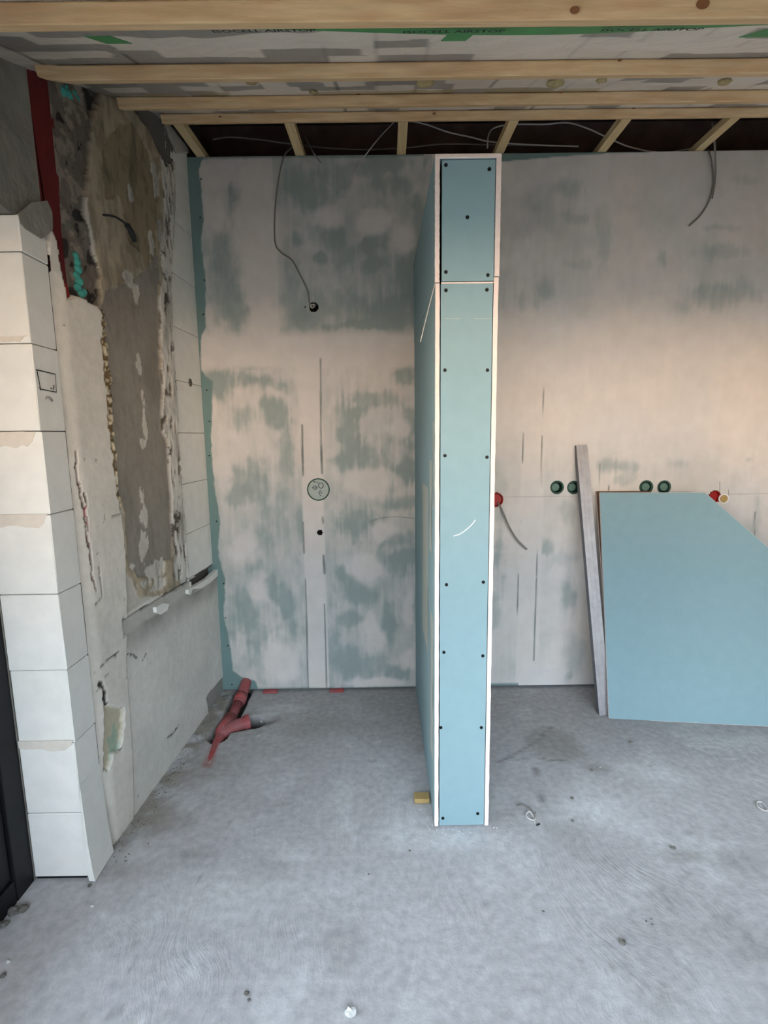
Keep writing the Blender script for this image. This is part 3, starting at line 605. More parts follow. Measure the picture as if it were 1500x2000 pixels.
# stacked blocks near the corner
cz = [0]
for k in range(2, 13):
    z0 = k*CH+.0012; z1 = (k+1)*CH-.0012
    if z0 < .70: z0 = .0; 
    if z0 > 2.53: break
    if k == 2: continue
    z0 = max(z0, .672); z1 = min(z1, 2.545)
    # left end follows the broken render, right end butts against the boards
    ya = []
    for z in np.linspace(z0, z1, 5):
        vv = np.interp(z, [.66, .8, 1.1, 1.4, 1.7, 2.0, 2.3, 2.55], [2.185, 2.19, 2.175, 2.165, 2.17, 2.20, 2.235, 2.26]); ya.append((vv+random.uniform(-.004, .004), z))
    pts = [(XL(y)-.020, y, z) for y, z in ya]+[(XL(2.459)-.020, 2.459, z1), (XL(2.459)-.020, 2.459, z0)]
    prism('block', pts, (-.03, 0, 0), 'block', WL)
# short steel-grey lining of the deep end of the chase, with crumbled white lip
a = lyz(368, 1150)
pts = [lw(u, v)+np.array([.003, 0, 0]) for u, v in [(367, 1152), (373, 1147), (380, 1145), (392, 1138), (408, 1128), (424, 1112), (425, 1124), (410, 1138), (392, 1150), (382, 1152), (375, 1150), (371, 1162), (367, 1160)]]
prism('broken_plaster_lip', pts, (-.02, 0, 0), 'block', WL)
pts = [lw(u, v)+np.array([.002, 0, 0]) for u, v in [(304, 1186), (318, 1178), (330, 1180), (326, 1192), (314, 1200), (305, 1196)]]
prism('plaster_blob', pts, (-.02, 0, 0), 'block', WL)
h = lw(380, 747); lathe('old_drill_hole', (h[0]-.018, h[1], h[2]), (1, 0, 0), [(0, .0), (.014, -.0), (.017, .0015), (.018, -.002)], 'grit', WL, 14)
# concrete lintel over door and pier with ragged lower edge
def lintel():
    n = 40; bm = bmesh.new(); ysl = np.linspace(FY-.1, 1.45, n)
    ysr = np.concatenate([ysl[:-6], np.linspace(1.2, 1.445, 14)])
    ysr.sort(); zbot = 1.826-0.006*np.random.RandomState(1).rand(len(ysr)); zbot = zbot-np.where(ysr > 1.38, (ysr-1.38)*1.1*(np.random.RandomState(2).rand(len(ysr))*.5+.7), 0)
    zt = 2.6; v = []
    for y, z in zip(ysr, zbot):
        xf = -.880+.004*math.sin(y*31); v.append([bm.verts.new((xf, y, z)), bm.verts.new((xf-.006, y, zt)), bm.verts.new((-1.28, y, zt)), bm.verts.new((-1.28, y, 1.826))])
    for a, b in zip(v, v[1:]):
        for k in range(4): bm.faces.new((a[k], a[(k+1) % 4], b[(k+1) % 4], b[k]))
    bm.faces.new(v[0]); bm.faces.new(v[-1][::-1])
    return fin('lintel', bm, 'concrete', WL)
lintel()
pts = [lw(u, v)+np.array([.0035, 0, 0]) for u, v in [(34, 418), (60, 395), (90, 392), (100, 415), (101, 448), (92, 458), (80, 466), (70, 460), (58, 452), (48, 446), (38, 436)]]
prism('mortar_shade_patch', pts, (-.004, 0, 0), 'concrete', WL)
# backing mass behind the render
bm = bmesh.new(); box_bm(bm, -1.28, -.93, 1.446, 3.1, -.12, 3.0); fin('masonry_backing', bm, 'concrete', WL)
bm = bmesh.new(); box_bm(bm, -1.28, -1.107, 1.26, 1.446, -.12, 1.826); box_bm(bm, -1.106, -1.036, 1.341, 1.446, -.12, 1.826); fin('masonry_reveal', bm, 'concrete', WL)
bm = bmesh.new(); box_bm(bm, -1.28, -.90, FY-.1, -.40, -.12, 1.826); fin('masonry_return', bm, 'concrete', WL)

# red steel column beside the pier
sc = empty('steel_column', (-.90, 1.48, 1.62))
tag(sc, 'dark red primed steel column between the pier and rough masonry', 'steel column')
pt = [P(u, v, 0, -.878) for u, v in [(57, 132), (72, 300), (84, 385), (97, 400), (100, 450), (108, 500), (118, 545), (128, 583), (140, 581), (138, 545), (128, 450), (121, 300), (106, 168), (92, 135)]]
z = np.array([p[2] for p in pt]); yv = np.array([p[1] for p in pt])
pts = [(-.890, y_, z_) for y_, z_ in zip(yv, z)]
prism('flange', pts, (-.012, 0, 0), 'steel', sc)
box('web', -.97, -.902, 1.476, 1.486, 1.66, 2.18, 'steel', sc)
q = [P(u, v, 0, -.885) for u, v in [(121, 556), (130, 553), (136, 580), (132, 586), (126, 580), (120, 566)]]
prism('lower_bracket', [(-.884, p[1], p[2]) for p in q], (-.006, 0, 0), 'redbox', sc)
# teal foam beads
def foam(pix, rr_, label, seed, x=-.888):
    bm = bmesh.new(); r_ = random.Random(seed)
    for (u, v), rad in zip(pix, rr_):
        p = P(u, v, 0, x)
        bmesh.ops.create_icosphere(bm, subdivisions=3, radius=rad, matrix=Matrix.Translation(Vector(p)))
    for v in bm.verts: v.co += Vector((r_.uniform(-.001, .001), r_.uniform(-.0015, .0015), r_.uniform(-.0015, .0015))); 
    o = fin('foam_bead', bm, 'foam', None, True); tag(o, label, 'foam', 'teal expanding foam on the left wall'); return o
foam([(146, 500), (148, 512), (150, 526), (147, 538), (152, 550), (150, 562), (156, 574), (161, 571)], [.011, .013, .014, .012, .015, .013, .014, .012], 'lumpy teal foam bead at the lower end of the red steel column', 2)
foam([(118, 178), (128, 186), (138, 182), (146, 192), (122, 168)], [.016, .018, .016, .013, .014], 'teal foam patch under the batten at the top of the red column', 5, -.893)
# wire with wrapped end on the render
e = tag(empty('wall_wire', tuple(lw(215, 425))), 'short black wire with a thick grey wrapped end on the left wall render', 'wire')
def lo(u, v, d): p = lw(u, v); return (p[0]+d, p[1], p[2])
tube('wire', [lo(203, 419, -.02), lo(216, 422, .006), (lo(230, 431, .012)), lo(241, 440, .012)], .0035, 'ink', e)
tube('wrapped_end', [lo(239, 437, .012), lo(246, 449, .014), lo(252, 462, .014), lo(256, 471, .012)], [.005]+[.009]*6+[.010]*6+[.008]*6, 'ink', e, n=6)

# ================================================================ OTHER WALLS AND OPENINGS
WR = struct(empty('wall_right', (2.85, 0.6, 0)))
box('masonry', 2.801, 2.95, -1.35, 3.1, -.12, 3.0, 'blank', WR)
WF = struct(empty('wall_front', (0.9, FY, 0)))
box('masonry_header', -1.28, 2.95, FY-.10, FY, 1.88, 2.6, 'blank', WF)
for a, b in ((-1.28, -.95), (2.5, 2.95)): box('masonry_pier', a, b, FY-.10, FY, -.12, 1.88, 'blank', WF)
W1 = struct(empty('window_1', (0.8, FY-.05, 0)))
for x in (-.95, 1.22, 2.43): box('frame_post', x, x+.07, FY-.08, FY-.02, .0, 1.88, 'black', W1, .003)
for z in (0, 1.81): box('frame_rail', -.88, 2.43, FY-.08, FY-.02, z, z+.07, 'black', W1, .003)
for a, b in ((-.88, 1.22), (1.29, 2.43)): box('pane', a, b, FY-.054, FY-.048, .07, 1.81, 'glass', W1)
# glass door in the left wall
D1 = struct(empty('door_1', (-1.07, .2, 0)))
fx0, fx1 = -1.105, -1.037
def dbox(nm, y0, y1, z0, z1, x0=fx0, x1=fx1, m='black', b=.002): return box(nm, x0, x1, y0, y1, z0, z1, m, D1, b)
dbox('frame_post', 1.270, 1.339, 0, 1.824); dbox('frame_post', -.398, -.33, 0, 1.824)
dbox('threshold_rail', -.328, 1.268, 0, .068); dbox('head_rail', -.328, 1.268, 1.756, 1.824)
dbox('sash_post', 1.196, 1.268, .072, 1.752, -1.10, -1.046); dbox('sash_post', -.326, -.26, .072, 1.752, -1.10, -1.046)
dbox('sash_rail', -.258, 1.194, .072, .150, -1.10, -1.046); dbox('sash_rail', -.258, 1.194, 1.68, 1.752, -1.10, -1.046)
dbox('gasket', 1.186, 1.196, .150, 1.68, -1.082, -1.052, 'gasket', 0); dbox('gasket', -.258, 1.186, .150, .158, -1.082, -1.052, 'gasket', 0)
dbox('glazing_spacer', 1.178, 1.186, .158, 1.68, -1.078, -1.066, 'alu', 0); dbox('glazing_spacer', -.258, 1.178, .158, .168, -1.078, -1.066, 'alu', 0)
dbox('pane', -.258, 1.186, .158, 1.68, -1.0665, -1.0625, 'glass', 0)
# unseen wall, guessed and added outside the opening: it hides the bright horizon from everything lower than its top
gw = bmesh.new(); box_bm(gw, -1.6, 7.0, -2.9, -2.7, -.4, 1.16); struct(fin('guessed_horizon_wall', gw, 'ground'))
gr = bmesh.new(); box_bm(gr, -40, 40, -60, 40, -.5, -.32); struct(fin('ground_outside', gr, 'ground'))

# ================================================================ CEILING
SL = .42                                   # roof pitch
def zb(y): return 2.49+SL*(y-2.20)         # underside plane of the battens
SN = Vector((0, -SL, 1)).normalized(); SD = Vector((0, 1, SL)).normalized()
CE = struct(empty('ceiling', (0.6, 1.6, 2.3)))
BY = [1.0, 1.43, 1.845, 2.185]
def build_film():
    xs = np.arange(-1.25, 2.95, .010); ys = np.concatenate([np.arange(.62, 1.0, .02), np.arange(1.0, 2.36, .0055)])
    X, Y = np.meshgrid(xs, ys, indexing='ij')
    th = .030/SN.z; lift = np.full_like(X, th+.001)
    # insulation bulges the film upward/downward between battens
    yb = np.array([.60]+BY+[2.6]); idx = np.clip(np.searchsorted(yb, Y)-1, 0, len(yb)-2); t = (Y-yb[idx])/(yb[idx+1]-yb[idx])
    lift = lift+.022*np.sin(np.pi*np.clip(t, 0, 1))*(fbm(X*2.2, Y*2, 4, 3)-.38)*1.2
    w = np.sin(np.pi*np.clip(t, 0, 1)); lift = lift+w*.010*(fbm(X*9, Y*14, 7, 4)-.5)
    Z = zb(Y)+lift
    s = Y/np.cos(math.atan(SL))
    # printed pattern: rectangles 94 mm wide in staggered rows, some grey, with thin dark lines
    wx = X+.010*(fbm(X*5, s*5, 60, 3)-.5); ws = s+.02*(fbm(X*4, s*4, 61, 3)-.5)
    cw, chh = .118, .062; row = np.floor(ws/chh); colm = np.floor((wx+np.where(row % 2 == 0, 0, .03))/cw)
    h = _T[(colm.astype(int)*7) % 256, (row.astype(int)*13) % 256]
    bw = np.floor(wx/.47); h2 = _T[(bw.astype(int)*3+11) % 256, (np.floor(ws/.25).astype(int)*5) % 256]
    pale = np.array(s2l((222, 212, 200))); grey = np.array(s2l((142, 136, 130)))
    k = (h > .68)[..., None]*.85; c = pale*(1-k)+grey*k
    fxx = (wx/.235) % 1; dl = (np.abs(fxx-.5) < .008) & (h2 > .35); c = np.where(dl[..., None], c*.35, c)
    fx2 = (wx/cw) % 1; c = np.where(((fx2 < .02) | (fx2 > .985))[..., None], c*.82, c)
    c = np.clip(c*(.85+.28*fbm(X*8, Y*8, 70, 4)[..., None]), 0, .9)
    # yellow foam seeping along the upper battens
    y1 = ((np.abs(Y-1.82) < .03) & (fbm(X*5, Y*3, 80) > .57))[..., None]*.6; c = c*(1-y1)+np.array(s2l((160, 140, 86)))*y1
    dk = (1-sst(-.86, -.55, X))[..., None]*.35; dk = dk*(fbm(X*6, Y*6, 90)[..., None]*.8+.6); c = c*(1-np.clip(dk, 0, .8))  # shadowy left end of the film painted darker
    gridmesh('vapour_film', X, Y, Z, c, 'film', CE, off=CE.location)
build_film()
# roof boarding above, dark void over the flat strip
def slab_slope(nm, y0, y1, lift, th, m, par, x0=-1.28, x1=2.95):
    pts = [(x0, y0, zb(y0)+lift), (x0, y1, zb(y1)+lift), (x0, y1, zb(y1)+lift+th), (x0, y0, zb(y0)+lift+th)]
    return prism(nm, pts, (x1-x0, 0, 0), m, par)
slab_slope('roof_board', .6, 3.2, .085, .03, 'cavity', CE)
box('gable_board', -.93, 2.95, 2.96, 3.0, 2.3, 3.1, 'cavity', CE)
box('flat_soffit', -1.28, 2.95, FY-.10, .66, 1.88, 1.93, 'blank', CE)
bm = bmesh.new(); box_bm(bm, -1.28, 2.95, WY+.205, 2.96, 2.30, 2.34); fin('void_floor', bm, 'cavity', CE)
WPi = tag(box('wall_plate', -.90, .95, WY+.27, WY+.33, 2.512, 2.575, 'darkwood', None, .004), 'long dark timber beam in the gap above the back wall', 'beam')
o = tag(box('timber_offcut', -.64, -.42, WY+.245, WY+.268, 2.505, 2.55, 'darkwood', None, .003), 'short reddish timber block lying before the dark beam', 'timber block')
box('beam_bearer', -.88, -.80, WY+.21, WY+.40, 2.34, 2.511, 'darkwood', WPi); box('beam_bearer', .80, .88, WY+.21, WY+.40, 2.34, 2.511, 'darkwood', WPi)
box('support', -.60, -.46, WY+.245, WY+.268, 2.34, 2.504, 'cavity', CE)
# battens
BL = ['roof batten nearest the camera across the top of the picture with two brown knots', 'second roof batten whose left end rests by the red steel column', 'third roof batten with short dark dashes near its left end', 'fourth roof batten carrying the short ceiling sticks']
KN = [[(1122, 20, 5), (1372, 8, 7)], [(1210, 118, 3), (60, 140, 1)], [(700, 182, 4), (1095, 178, 6)], [(430, 228, 3), (848, 222, 4), (1237, 212, 4)]]
for i, y in enumerate(BY):
    wd = [.042, .046, .046, .042][i]; th = .030
    x0 = [-1.0, -.845, -.838, -.832][i]
    e = tag(empty('roof_batten', (0.6, y, zb(y))), BL[i], 'batten', 'roof battens under the vapour film')
    n = 60; bm = bmesh.new(); rows = []
    for q in range(n+1):
        x = x0+(2.80-x0)*q/n; wob = .0025*math.sin(x*2.1+i)+.0012*math.sin(x*7+i*2); o0 = Vector((x, y+wob, zb(y)+wob*.4))
        if q == 0 and i == 1: o0 += Vector((0, 0, .010))
        corn = [o0, o0+SD*wd, o0+SD*wd+SN*th, o0+SN*th]; b = .0025
        rows.append([bm.verts.new(p) for p in (corn[0]+SD*b, corn[1]-SD*b, corn[1]+SN*b, corn[2]-SN*b, corn[2]-SD*b, corn[3]+SD*b, corn[3]-SN*b, corn[0]+SN*b)])
    for a, b in zip(rows, rows[1:]):
        for k in range(8): bm.faces.new((a[k], a[(k+1) % 8], b[(k+1) % 8], b[k]))
    bm.faces.new(rows[0]); bm.faces.new(rows[-1][::-1]); fin('timber', bm, 'wood', e)
    for (u, v, rpx) in KN[i]:
        p = Ppl(u, v, (0, y, zb(y)), np.array([0, SD.y, SD.z]))
        r = rpx/1003*1.3
        bm = bmesh.new(); bmesh.ops.create_cone(bm, cap_ends=True, segments=14, radius1=r, radius2=r*.8, depth=.0022)
        m4 = Matrix.Translation(Vector(p)-SD*.0005) @ SD.to_track_quat('Z', 'Y').to_matrix().to_4x4() @ Matrix.Diagonal((1.3, .8, 1, 1))
        bmesh.ops.transform(bm, matrix=m4, verts=bm.verts); fin('knot', bm, 'knot', e)
# short sticks from the fourth batten to the wall top
ST = [((357, 0), (390, 303)), ((571, 0), (586, 301)), ((786, 0), (785, 300)), ((0, 0), (975, 295)), ((0, 0), (1180, 292)), ((0, 0), (1370, 290))]
SX = [(-.785, -.770), (-.348, -.338), (.102, .106), (.540, .532), (.985, .985), (1.415, 1.412), (1.86, 1.86), (2.3, 2.3)]
SLB = ['pale ceiling stick at the far left against the left wall', 'second pale ceiling stick from the left with a cable behind it', 'third pale ceiling stick from the left before the partition', 'pale ceiling stick directly above the top of the partition',
       'pale ceiling stick just right of the partition', 'pale ceiling stick on the right where the two cables hang down', None, None]
for i, (a, b) in enumerate(SX):
    if i > 5: continue
    hw = .019
    pts = [(a-hw, 2.203, 2.502), (a+hw, 2.203, 2.502), (b+hw, 2.60, 2.502), (b-hw, 2.60, 2.502)]
    o = prism('ceiling_stick', pts, (0, 0, .028), 'woody'); tag(o, SLB[i], 'stick', 'short ceiling sticks above the back wall')
# tape strips on the film
def filmpt(x, y, d=.002): return Vector((x, y, zb(y)+.030/SN.z-d))
def tape_strip(label, pts_, wd, along='x'):
    bm = bmesh.new(); rows = []
    for (x, y, dz) in pts_:
        c0 = filmpt(x, y, dz); s_ = SD if along == 'x' else Vector((1, 0, 0))
        rows.append([bm.verts.new(c0-s_*wd/2), bm.verts.new(c0+s_*wd/2), bm.verts.new(c0+s_*wd/2+SN*.001), bm.verts.new(c0-s_*wd/2+SN*.001)])
    for a, b in zip(rows, rows[1:]):
        for k in range(4): bm.faces.new((a[k], a[(k+1) % 4], b[(k+1) % 4], b[k]))
    bm.faces.new(rows[0]); bm.faces.new(rows[-1][::-1])
    o = fin('sealing_tape', bm, 'tape'); return tag(o, label, 'tape', 'green sealing tape on the film')
t1 = tape_strip('long green sealing tape with black print behind the nearest batten', [(x, 1.082+.012*math.sin(x*4.6+.4), .020+.005*math.sin(x*5)) for x in np.linspace(-.44, 2.6, 70)], .050)
tape_strip('short green tape crossing left above the second batten', [(-.535+.02*t, 1.11+.05*t, .021) for t in np.linspace(0, 1, 8)], .05, 'y')
tape_strip('short green tape near the middle above the partition', [(.165-.01*t, 1.11+.05*t, .023) for t in np.linspace(0, 1, 8)], .05, 'y')
tape_strip('short green tape on the right above the second batten', [(.78-.02*t, 1.11+.05*t, .022) for t in np.linspace(0, 1, 8)], .06, 'y')
# printed words on the long tape
def text_mesh(s, size, origin, ex, ey, parent, m='ink'):
    cu = bpy.data.curves.new('print', 'FONT'); cu.body = s; cu.size = size; cu.align_x = 'LEFT'; cu.resolution_u = 2; cu.offset = .0006; cu.extrude = 0
    tmp = bpy.data.objects.new('tmp_text', cu); COL.objects.link(tmp); dg = bpy.context.evaluated_depsgraph_get(); dg.update()
    me = bpy.data.meshes.new_from_object(tmp.evaluated_get(dg)); bpy.data.objects.remove(tmp)
    ez = Vector(ex).cross(Vector(ey)); Mx = Matrix(((ex[0], ey[0], ez[0], origin[0]), (ex[1], ey[1], ez[1], origin[1]), (ex[2], ey[2], ez[2], origin[2]), (0, 0, 0, 1)))
    me.transform(Mx); me.name = 'printed_words'
    for p in me.materials: pass
    me.materials.clear(); o = link('printed_words', me, m, parent); return o
for x in (-.30, .05, .42, .80, 1.2):
    yy_ = 1.076+.012*math.sin(x*4.6+.4)
    text_mesh('ISOCELL AIRSTOP', .024, filmpt(x, yy_, .0285), Vector((1, 0, 0)), -SD, t1)
# foam seeping lumps and nail heads on the film near the battens
for k, (u, v, r, y) in enumerate([(830, 162, .030, 1.84), (1085, 163, .03, 1.84), (1175, 157, .018, 1.84), (1415, 160, .024, 1.84), (490, 160, .020, 1.84), (612, 180, .014, 1.86)]):
    p = Ppl(u, v, (0, 1.6, zb(1.6)+.026), np.array([0, SN.y, SN.z]))
    bm = bmesh.new(); bmesh.ops.create_icosphere(bm, subdivisions=2, radius=r, matrix=Matrix.Translation(Vector(p)) @ Matrix.Diagonal((.9, .5, .3, 1)))
    for v_ in bm.verts: v_.co += Vector((random.uniform(-.003, .003), random.uniform(-.003, .003), random.uniform(-.002, .002)))
    fin('foam_lump', bm, 'yfoam', CE, True)

# ================================================================ PARTITION
PX0, PX1, PY, PZ, PJ = .1574, .3349, 1.522, 2.036, 1.704
PT = tag(empty('partition', ((PX0+PX1)/2, PY, 0)), 'narrow free-standing green plasterboard partition with pale raw edges', 'partition')
def bx(nm, *a, m='teal', b=0.0): return box(nm, *a, m, PT, b)
T = .0125
def side(x0, x1, z0, z1, yo=0.0):
    """side board: green paper faces on a raw gypsum core that shows at the cut front edge"""
    sgn = 1 if x0 < .2 else -1
    xa, xb = (x0, x1)
    bx('side_board', xa, xb, PY+.0009+yo, WY-.002, z0, z1, b=.0008)
    rr = random.Random(int(z0*100)+int(x0*100)); n = 60; pts = []
    bmq = bmesh.new(); L = []; R = []
    for q in range(n+1):
        z_ = z0+(z1-z0)*q/n; j1 = rr.uniform(-.0006, .0006); j2 = rr.uniform(-.0006, .0006)
        f1 = bmq.verts.new((xa+j1-.0002, PY+yo-.0004+rr.uniform(-.0004, .0004), z_)); f2 = bmq.verts.new((xb+j2, PY+yo-.0004, z_))
        b1 = bmq.verts.new((xa-.0002, PY+yo+.0035, z_)); b2 = bmq.verts.new((xb+j2, PY+yo+.0035, z_)); L.append((f1, f2, b2, b1))
    for a, b in zip(L, L[1:]):
        for k in range(4): bmq.faces.new((a[k], a[(k+1) % 4], b[(k+1) % 4], b[k]))
    bmq.faces.new(L[0]); bmq.faces.new(L[-1][::-1]); fin('gypsum_edge', bmq, 'gyps', PT)
side(PX0, PX0+T, .004, PJ-.002, .0008); side(PX0-.0012, PX0+T-.0012, PJ, PZ-T)
side(PX1-T, PX1, .004, PJ+.012, .0008); side(PX1-T+.001, PX1+.002, PJ+.0145, PZ-T)
# end boards; the left gap between side board and end board stays open and dark
bx('end_board', PX0+T+.0055, PX1-T-.0008, PY+.003, PY+.0155, PJ+.0035, PZ-T-.002, b=.0006)
bx('end_board', PX0+T+.0032, PX1-T-.0022, PY+.002, PY+.0145, .006, PJ-.0035, b=.0006)
bx('gypsum_bevel', PX0+T+.004, PX1-T-.001, PY+.0018, PY+.0135, PJ-.0032, PJ+.0014, m='gyps', b=.0012)
bx('cap_board', PX0-.002, PX1+.003, PY+.001, WY-.002, PZ-T, PZ, b=.0012)
bx('gypsum_cap_edge', PX0-.0022, PX1+.0032, PY-.0020, PY+.004, PZ-T+.0006, PZ-.0003, m='gyps', b=.0025)
bx('steel_stud', PX0+T+.001, PX1-T-.001, PY+.03, PY+.08, .01, PZ-T-.001, m='dark')  # near-black filler: shade inside the open gap given as its colour
for u, v in [(871, 322), (956, 330), (913, 424), (871, 531), (953, 537), (871, 567), (951, 566), (869, 723), (952, 723), (869, 890), (951, 893), (872, 1142), (944, 1137), (867, 1274), (943, 1281), (861, 1421), (940, 1421), (865, 1598), (933, 1589)]:
    p = P(u, v, 1, PY+.002)
    bm = bmesh.new(); bmesh.ops.create_cone(bm, cap_ends=True, segments=14, radius1=.0056, radius2=.005, depth=.0024)
    bmesh.ops.rotate(bm, verts=bm.verts, matrix=Matrix.Rotation(math.pi/2, 3, 'X')); bmesh.ops.translate(bm, verts=bm.verts, vec=(p[0], PY+(.0022 if v > 551 else .0032), p[2])); fin('screw', bm, 'screw', PT)
ribbon('chalk_scratch', [smooth_path([P(u, v, 1, PY+.0018) for u, v in [(886, 1047), (898, 1043), (910, 1035), (921, 1025), (929, 1015)]])], .0026, (0, -1, 0), 'white', PT)
ribbon('faint_mark', [[P(868, 622, 1, PY+.0018), P(900, 622, 1, PY+.0018)], [P(925, 622, 1, PY+.0018), P(960, 622, 1, PY+.0018)]], .0016, (0, -1, 0), 'lens', PT)
# dried filler smear on the left face
for (ya, yb2, z0, z1) in [(1.56, 1.60, 1.05, 1.32), (1.62, 1.70, .9, 1.2), (1.57, 1.66, .2, .7), (1.75, 2.0, .5, 1.1)]:
    rr = random.Random(int(z0*100)); n = 14; pts = [(PX0-.0002, ya+rr.uniform(0, .012), z0+(z1-z0)*q/n) for q in range(n+1)]+[(PX0-.0002, yb2-rr.uniform(0, .012), z0+(z1-z0)*q/n) for q in range(n, -1, -1)]
    prism('filler_smear', pts, (-.0004, 0, 0), 'lens', PT)
# thin white wire poking from the partition joint
p0 = P(850, 552, 1, PY-.004); p1 = P(836, 606, 1, PY-.03); p2 = P(821, 668, 1, PY-.05)
tag(tube('thin_wire', [p0, p1, p2], .0012, 'cablew'), 'thin white wire sticking out of the joint at the partition left edge', 'wire')
# chips at the partition foot

# ================================================================ LEANING ITEMS
# galvanised C stud
A0 = np.array([1.006, 2.186, .001]); A1 = P(1136, 869, 1, WY-.018)
e = tag(empty('steel_stud', tuple(A0)), 'galvanised steel stud leaning against the wall left of the big green board', 'steel stud')
ax = Vector(A1-A0).normalized(); L_ = (Vector(A1)-Vector(A0)).length; ux = Vector((1, 0, 0)); ux = (ux-ax*ux.dot(ax)).normalized(); un = ax.cross(ux); 
if un.y > 0: un = -un
def stud_plate(nm, a0, a1, b0, b1, m):
    pts = [Vector(A0)+ux*a0+un*b0, Vector(A0)+ux*a1+un*b0, Vector(A0)+ux*a1+un*b1, Vector(A0)+ux*a0+un*b1]
    return prism(nm, pts, ax*L_, m, e)
hw = .026
stud_plate('web', -hw, hw, .0, .0012, 'zinc')
stud_plate('flange', -hw, -hw+.0012, -.030, .0, 'zinc_shaded'); stud_plate('flange', hw-.0012, hw, -.030, .0, 'zinc_shaded')
stud_plate('lip', -hw+.0012, -hw+.008, -.030, -.0288, 'zinc_shaded'); stud_plate('lip', hw-.008, hw-.0012, -.030, -.0288, 'zinc_shaded')
for a in (-.010, .010): stud_plate('rib', a-.0012, a+.0012, .0012, .0020, 'zinc')
# boards: plane through the two floor corners and the top-left corner at the wall
def lean_board(nm, c0, c1, ctop, outline, label, th=.0125, z0fix=True):
    c0, c1, ct = map(np.array, (c0, c1, ctop)); n = np.cross(c1-c0, ct-c0); n = n/np.linalg.norm(n)
    if n[1] > 0: n = -n
    pts = [Ppl(u, v, c0, n) for u, v in outline]
    e = tag(empty(nm, tuple(c0)), label, 'plasterboard sheet')
    N = Vector(n); P3 = [Vector(p) for p in pts]
    prism('gypsum_core', P3, -N*th, 'gyps', e)
    cen = sum(P3, Vector())/len(P3)
    def sh(p): return p+(cen-p).normalized()*.0012
    prism('front_paper', [sh(p)+N*.0006 for p in P3], -N*.001, 'teal', e); prism('back_paper', [sh(p)-N*(th+.0006) for p in P3], N*.001, 'chip', e)
    return e, n
bl = P(1189, 1402, 2, .002); br = P(1500, 1419, 2, .002); tl = P(1171, 962, 1, WY-.045)
e1, n1 = lean_board('leaning_board', bl, br, tl, [(1189, 1402), (1171, 962), (1376, 962), (1383, 967), (1500, 1069), (1640, 1190), (1640, 1427), (1500, 1419), (1197, 1404)],
           'large teal plasterboard sheet with a cut upper right corner leaning on the right')
b2l = bl+np.array([-.006, .045, 0]); b2r = br+np.array([0, .06, 0]); t2 = P(1166, 962, 1, WY-.018)
t2[2] = tl[2]+.003
def back_board():
    e = tag(empty('leaning_board', tuple(b2l)), 'second plasterboard sheet hidden behind the large teal one, only its left edge showing', 'plasterboard sheet')
    z1 = float(t2[2]); a = Vector((bl[0]+.034, bl[1]+.050, .002)); d = Vector((1, -.10, 0)).normalized()
    up = Vector((t2[0]-.003, WY-.016, z1))-a
    pts = [a, a+d*.25, a+d*.25+up, a+up]
    n = (pts[1]-pts[0]).cross(up).normalized()
    if n.y > 0: n = -n
    prism('gypsum_core', pts, -n*.0125, 'gyps', e); prism('front_paper', [p+n*.0005 for p in pts], -n*.0005, 'darkwood', e)  # sheet face coloured dark brown for the dark gap beside the stud
back_board()

# ================================================================ CABLES
def cab(label, pix, r, m, nm='cable', y=None):
    """pix: (u, v, y) – cable points at chosen depth y"""
    pts = [P(u, v, 1, yy_) for u, v, yy_ in pix]
    return tag(tube(nm, pts, r, m), label, 'cable')
F_ = WY-.006
cab('grey cable running down the left wall section to the conduit hole', [(577, 278, 2.52), (566, 292, 2.50), (556, 303, 2.452), (545, 345, F_), (538, 400, F_), (537, 470, F_), (548, 492, F_), (570, 508, F_), (585, 535, F_), (600, 565, F_), (603, 580, F_), (605, 592, WY-.004), (612, 599, WY+.01)], .0034, 'cable')
cab('short dark cable end dropping over the wall top by the second stick', [(596, 268, 2.55), (605, 285, 2.50), (615, 303, 2.45), (628, 319, F_)], .0028, 'cable')
cab('pale straight cable slanting over the wall top left of the partition', [(772, 236, 2.50), (745, 264, 2.475), (722, 292, 2.450), (708, 312, F_), (694, 338, F_), (684, 372, F_)], .0022, 'cablew')
cab('white cable sagging across the gap from the third stick to the partition', [(800, 236, 2.56), (835, 244, 2.57), (875, 258, 2.58), (920, 268, 2.58), (960, 277, 2.58), (1040, 283, 2.6), (1130, 286, 2.6)], .0034, 'cablew')
cab('white cable rising from behind the partition and sweeping right', [(952, 289, 2.50), (954, 265, 2.52), (965, 250, 2.56), (1000, 243, 2.58), (1060, 243, 2.58), (1110, 240, 2.58), (1150, 252, 2.58), (1185, 268, 2.58), (1230, 287, 2.58), (1290, 298, 2.56), (1340, 292, 2.56), (1380, 280, 2.56)], .0034, 'cablew')
cab('long grey cable lying low along the left gap above the wall', [(415, 272, 2.62), (450, 268, 2.62), (500, 272, 2.62), (560, 280, 2.62), (640, 289, 2.62), (720, 292, 2.62), (800, 288, 2.62), (870, 281, 2.62), (960, 283, 2.62), (1050, 284, 2.62)], .0036, 'cable')
cab('left one of two grey cables hanging down on the right, long curved end', [(1376, 289, 2.52), (1386, 300, 2.448), (1392, 330, 2.45), (1393, 360, F_), (1385, 392, F_), (1368, 420, F_), (1346, 441, F_)], .0038, 'cable')
cab('right one of two grey cables hanging down on the right, straighter', [(1391, 240, 2.38), (1395, 270, 2.39), (1397, 310, 2.41), (1397, 350, 2.425), (1391, 388, 2.43)], .0038, 'cable')
cab('grey cable hanging out of the dark red box beside the partition', [(972, 982, WY+.004), (978, 991, WY-.012), (984, 1005, WY-.02), (995, 1030, WY-.022), (1010, 1054, WY-.022), (1029, 1073, WY-.02)], .0042, 'cable')

